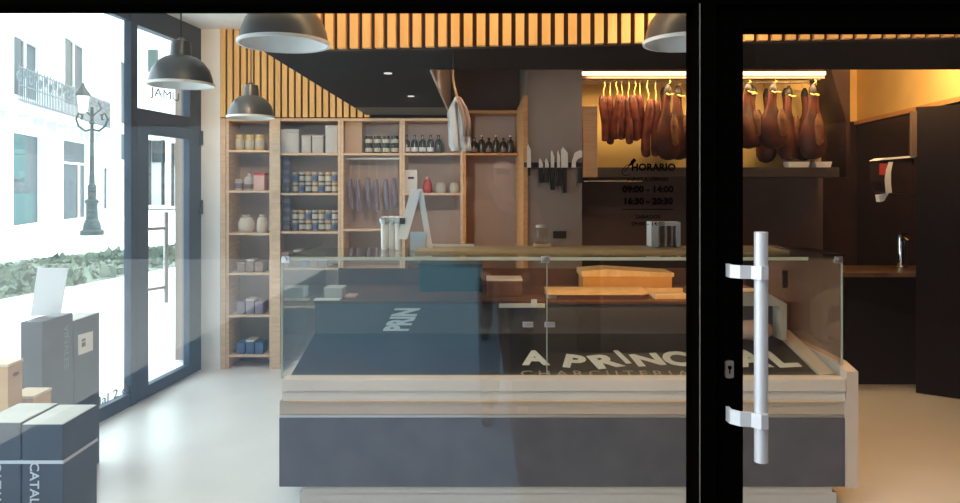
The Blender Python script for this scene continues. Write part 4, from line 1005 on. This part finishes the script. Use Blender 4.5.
for s_ in (-1,1):
    hp = vx((X+s_*.095,pyo,.88), .095, pel); kn_ = vx((X+s_*.105,pyo+.02,.48), .06, hp); an = vx((X+s_*.11,pyo-.01,.08), .04, kn_); vx((X+s_*.12,pyo+.10,.03), .035, an)
skin('body', V, E, Rr, M['skin'])
jv = [(X,pyo,.88),(X,pyo,1.08),(X,pyo+.01,1.28),(X,pyo+.01,1.42)]; je = [(0,1),(1,2),(2,3)]; jr = [(.19,.14),(.175,.135),(.195,.145),(.09,.085)]
for s_, hx_ in ((-1,-.085),(1,.085)):
    b0 = len(jv); jv += [(X+s_*.18,pyo,1.38),(X+s_*.27-.06,pyo+.02,1.16),(hx_+s_*.05,-.15,1.40)]; je += [(2,b0),(b0,b0+1),(b0+1,b0+2)]; jr += [.085,.068,.048]
skin('jacket', jv, je, jr, M['jacket'])
tv = [(X,pyo,.93)]; te = []; tr_ = [(.165,.125)]
for s_ in (-1,1):
    b0 = len(tv); tv += [(X+s_*.10,pyo,.84),(X+s_*.105,pyo+.02,.48),(X+s_*.11,pyo-.005,.06)]; te += [(0,b0),(b0,b0+1),(b0+1,b0+2)]; tr_ += [.108,.08,.07]
skin('trousers', tv, te, tr_, M['trousers'])
for s_ in (-1,1):
    skin('shoe', [(X+s_*.115,pyo-.05,.028),(X+s_*.12,pyo+.08,.03),(X+s_*.125,pyo+.17,.022)], [(0,1),(1,2)], [(.046,.045),(.05,.045),(.04,.035)], M['shoe'])
skin('hair', [(X-.02,pyo+.0,1.60),(X-.02,pyo+.01,1.68),(X-.02,pyo+.05,1.735),(X-.02,pyo+.11,1.715)], [(0,1),(1,2),(2,3)], [(.065,.05),(.085,.075),(.075,.04),(.06,.02)], M['hair'])
for s_ in (-1,1):
    link('eye', MB().lathe((X-.02+s_*.032,pyo+.142,1.625), [(.002,-.010),(.010,-.006),(.012,0),(.010,.006),(.002,.010)], 10), M['hair'], pe, smooth=True)
    link('ear', MB().lathe((X-.02+s_*.083,pyo+.04,1.61), [(.004,-.03),(.012,-.02),(.016,.01),(.010,.03)], 10, sx=.5), M['skin'], pe, smooth=True)
link('mouth', MB().box(X-.045,X+.005,pyo+.128,pyo+.140,1.558,1.566,.003), M['pork'], pe)
tag(link('phone', B(-.080,.080,-.045,-.037,1.512,1.590,.003), M['bhandle'], base=(0,-.04,1.512)), 'dark phone held up by the person mirrored in the window', 'phone')

# ------------------------------------------------------------------ lights
def area(name, loc, target, sx, sy, e, col, spread=math.pi):
    l = bpy.data.lights.new(name, 'AREA'); l.shape = 'RECTANGLE'; l.size = sx; l.size_y = sy; l.energy = e; l.color = col; l.spread = spread
    o = bpy.data.objects.new(name, l); C.objects.link(o); o.location = loc
    o.rotation_euler = (Vector(target)-Vector(loc)).to_track_quat('-Z','Y').to_euler(); return o
def spot(name, loc, target, e, col, ang, blend=.6, r=.05):
    l = bpy.data.lights.new(name, 'SPOT'); l.energy = e; l.color = col; l.spot_size = math.radians(ang); l.spot_blend = blend; l.shadow_soft_size = r
    o = bpy.data.objects.new(name, l); C.objects.link(o); o.location = loc
    o.rotation_euler = (Vector(target)-Vector(loc)).to_track_quat('-Z','Y').to_euler(); return o
W = (1,.66,.32)
area('fascia_wash', (1.0,2.42,2.78), (1.0,2.95,2.30), 4.4, .05, 34, W)  # unseen warm strip without a fixture, added to light the slats
spot('slat_spot', (-1.5,3.7,2.75), (-1.6,5.9,2.45), 70, W, 62, .7)  # unseen spot above the view, put in to light the back slats
area('ham_led', (1.8,5.49,2.40), (1.8,5.75,1.9), 1.9, .03, 21, (1,.70,.34))
area('kitchen_light', (2.7,4.6,2.78), (3.95,5.7,2.5), .5, .15, 42, (1,.62,.26), math.radians(110))
area('counter_led', (.85,3.8,1.165), (.85,4.25,.85), 1.3, .02, 3.2, (1,.62,.30), math.radians(130))
spot('floor_spot', (2.35,3.2,2.12), (2.5,3.9,0), 42, (1,.45,.12), 80, .9)
spot('cloth_fill', (.35,3.75,2.7), (-.13,4.3,1.95), 42, (1,.86,.74), 40, .8)  # added fill that brightens the cloth, no lamp hangs there
spot('soffit_spot', (-.46,4.6,2.12), (-.4,5.9,1.3), 45, (1,.82,.66), 110, .9)
spot('soffit_spot', (-.48,3.7,2.12), (-.3,3.8,1.0), 22, (1,.82,.66), 110, .9)
spot('counter_fill', (.9,2.6,2.5), (.6,3.5,.4), 30, (1,.72,.48), 100, .9)  # added fill, warms the counter front where daylight is cut
spot('pilaster_fill', (-1.75,4.1,2.8), (-2.25,5.9,1.3), 42, (1,.93,.86), 46, .8)  # added fill for the pilaster and narrow shelves, no lamp behind it
spot('knife_fill', (.9,3.9,2.7), (.6,5.1,1.5), 22, (1,.78,.6), 70, .9)  # unseen fill from the recess onto the knife wall, no fixture
sun = bpy.data.lights.new('sun','SUN'); sun.energy = 3.5; sun.angle = .02; sun.color = (1,.97,.93)
so = bpy.data.objects.new('sun', sun); C.objects.link(so)
so.rotation_euler = Vector((-.62,-.05,-.78)).to_track_quat('-Z','Y').to_euler()
w = bpy.data.worlds.new('sky'); bpy.context.scene.world = w; w.use_nodes = True
bg = w.node_tree.nodes['Background']; bg.inputs['Color'].default_value = (.86,.95,1.0,1); bg.inputs['Strength'].default_value = 4.6

# ------------------------------------------------------------------ camera and view
cd = bpy.data.cameras.new('camera'); cam = bpy.data.objects.new('camera', cd); C.objects.link(cam)
cam.location = (0,0,EYE); cam.rotation_euler = (math.pi/2,0,0)
cd.sensor_width = 36; cd.lens = F*36/960; cd.shift_x = (480-PX)/960; cd.shift_y = -(251.5-PY)/960
cd.clip_start = .05; cd.clip_end = 300
sc = bpy.context.scene; sc.camera = cam
sc.view_settings.view_transform = 'Standard'; sc.view_settings.look = 'None'; sc.view_settings.exposure = 0; sc.view_settings.gamma = 1
sc.cycles.transparent_max_bounces = 24; sc.cycles.max_bounces = 10; sc.cycles.sample_clamp_indirect = 6
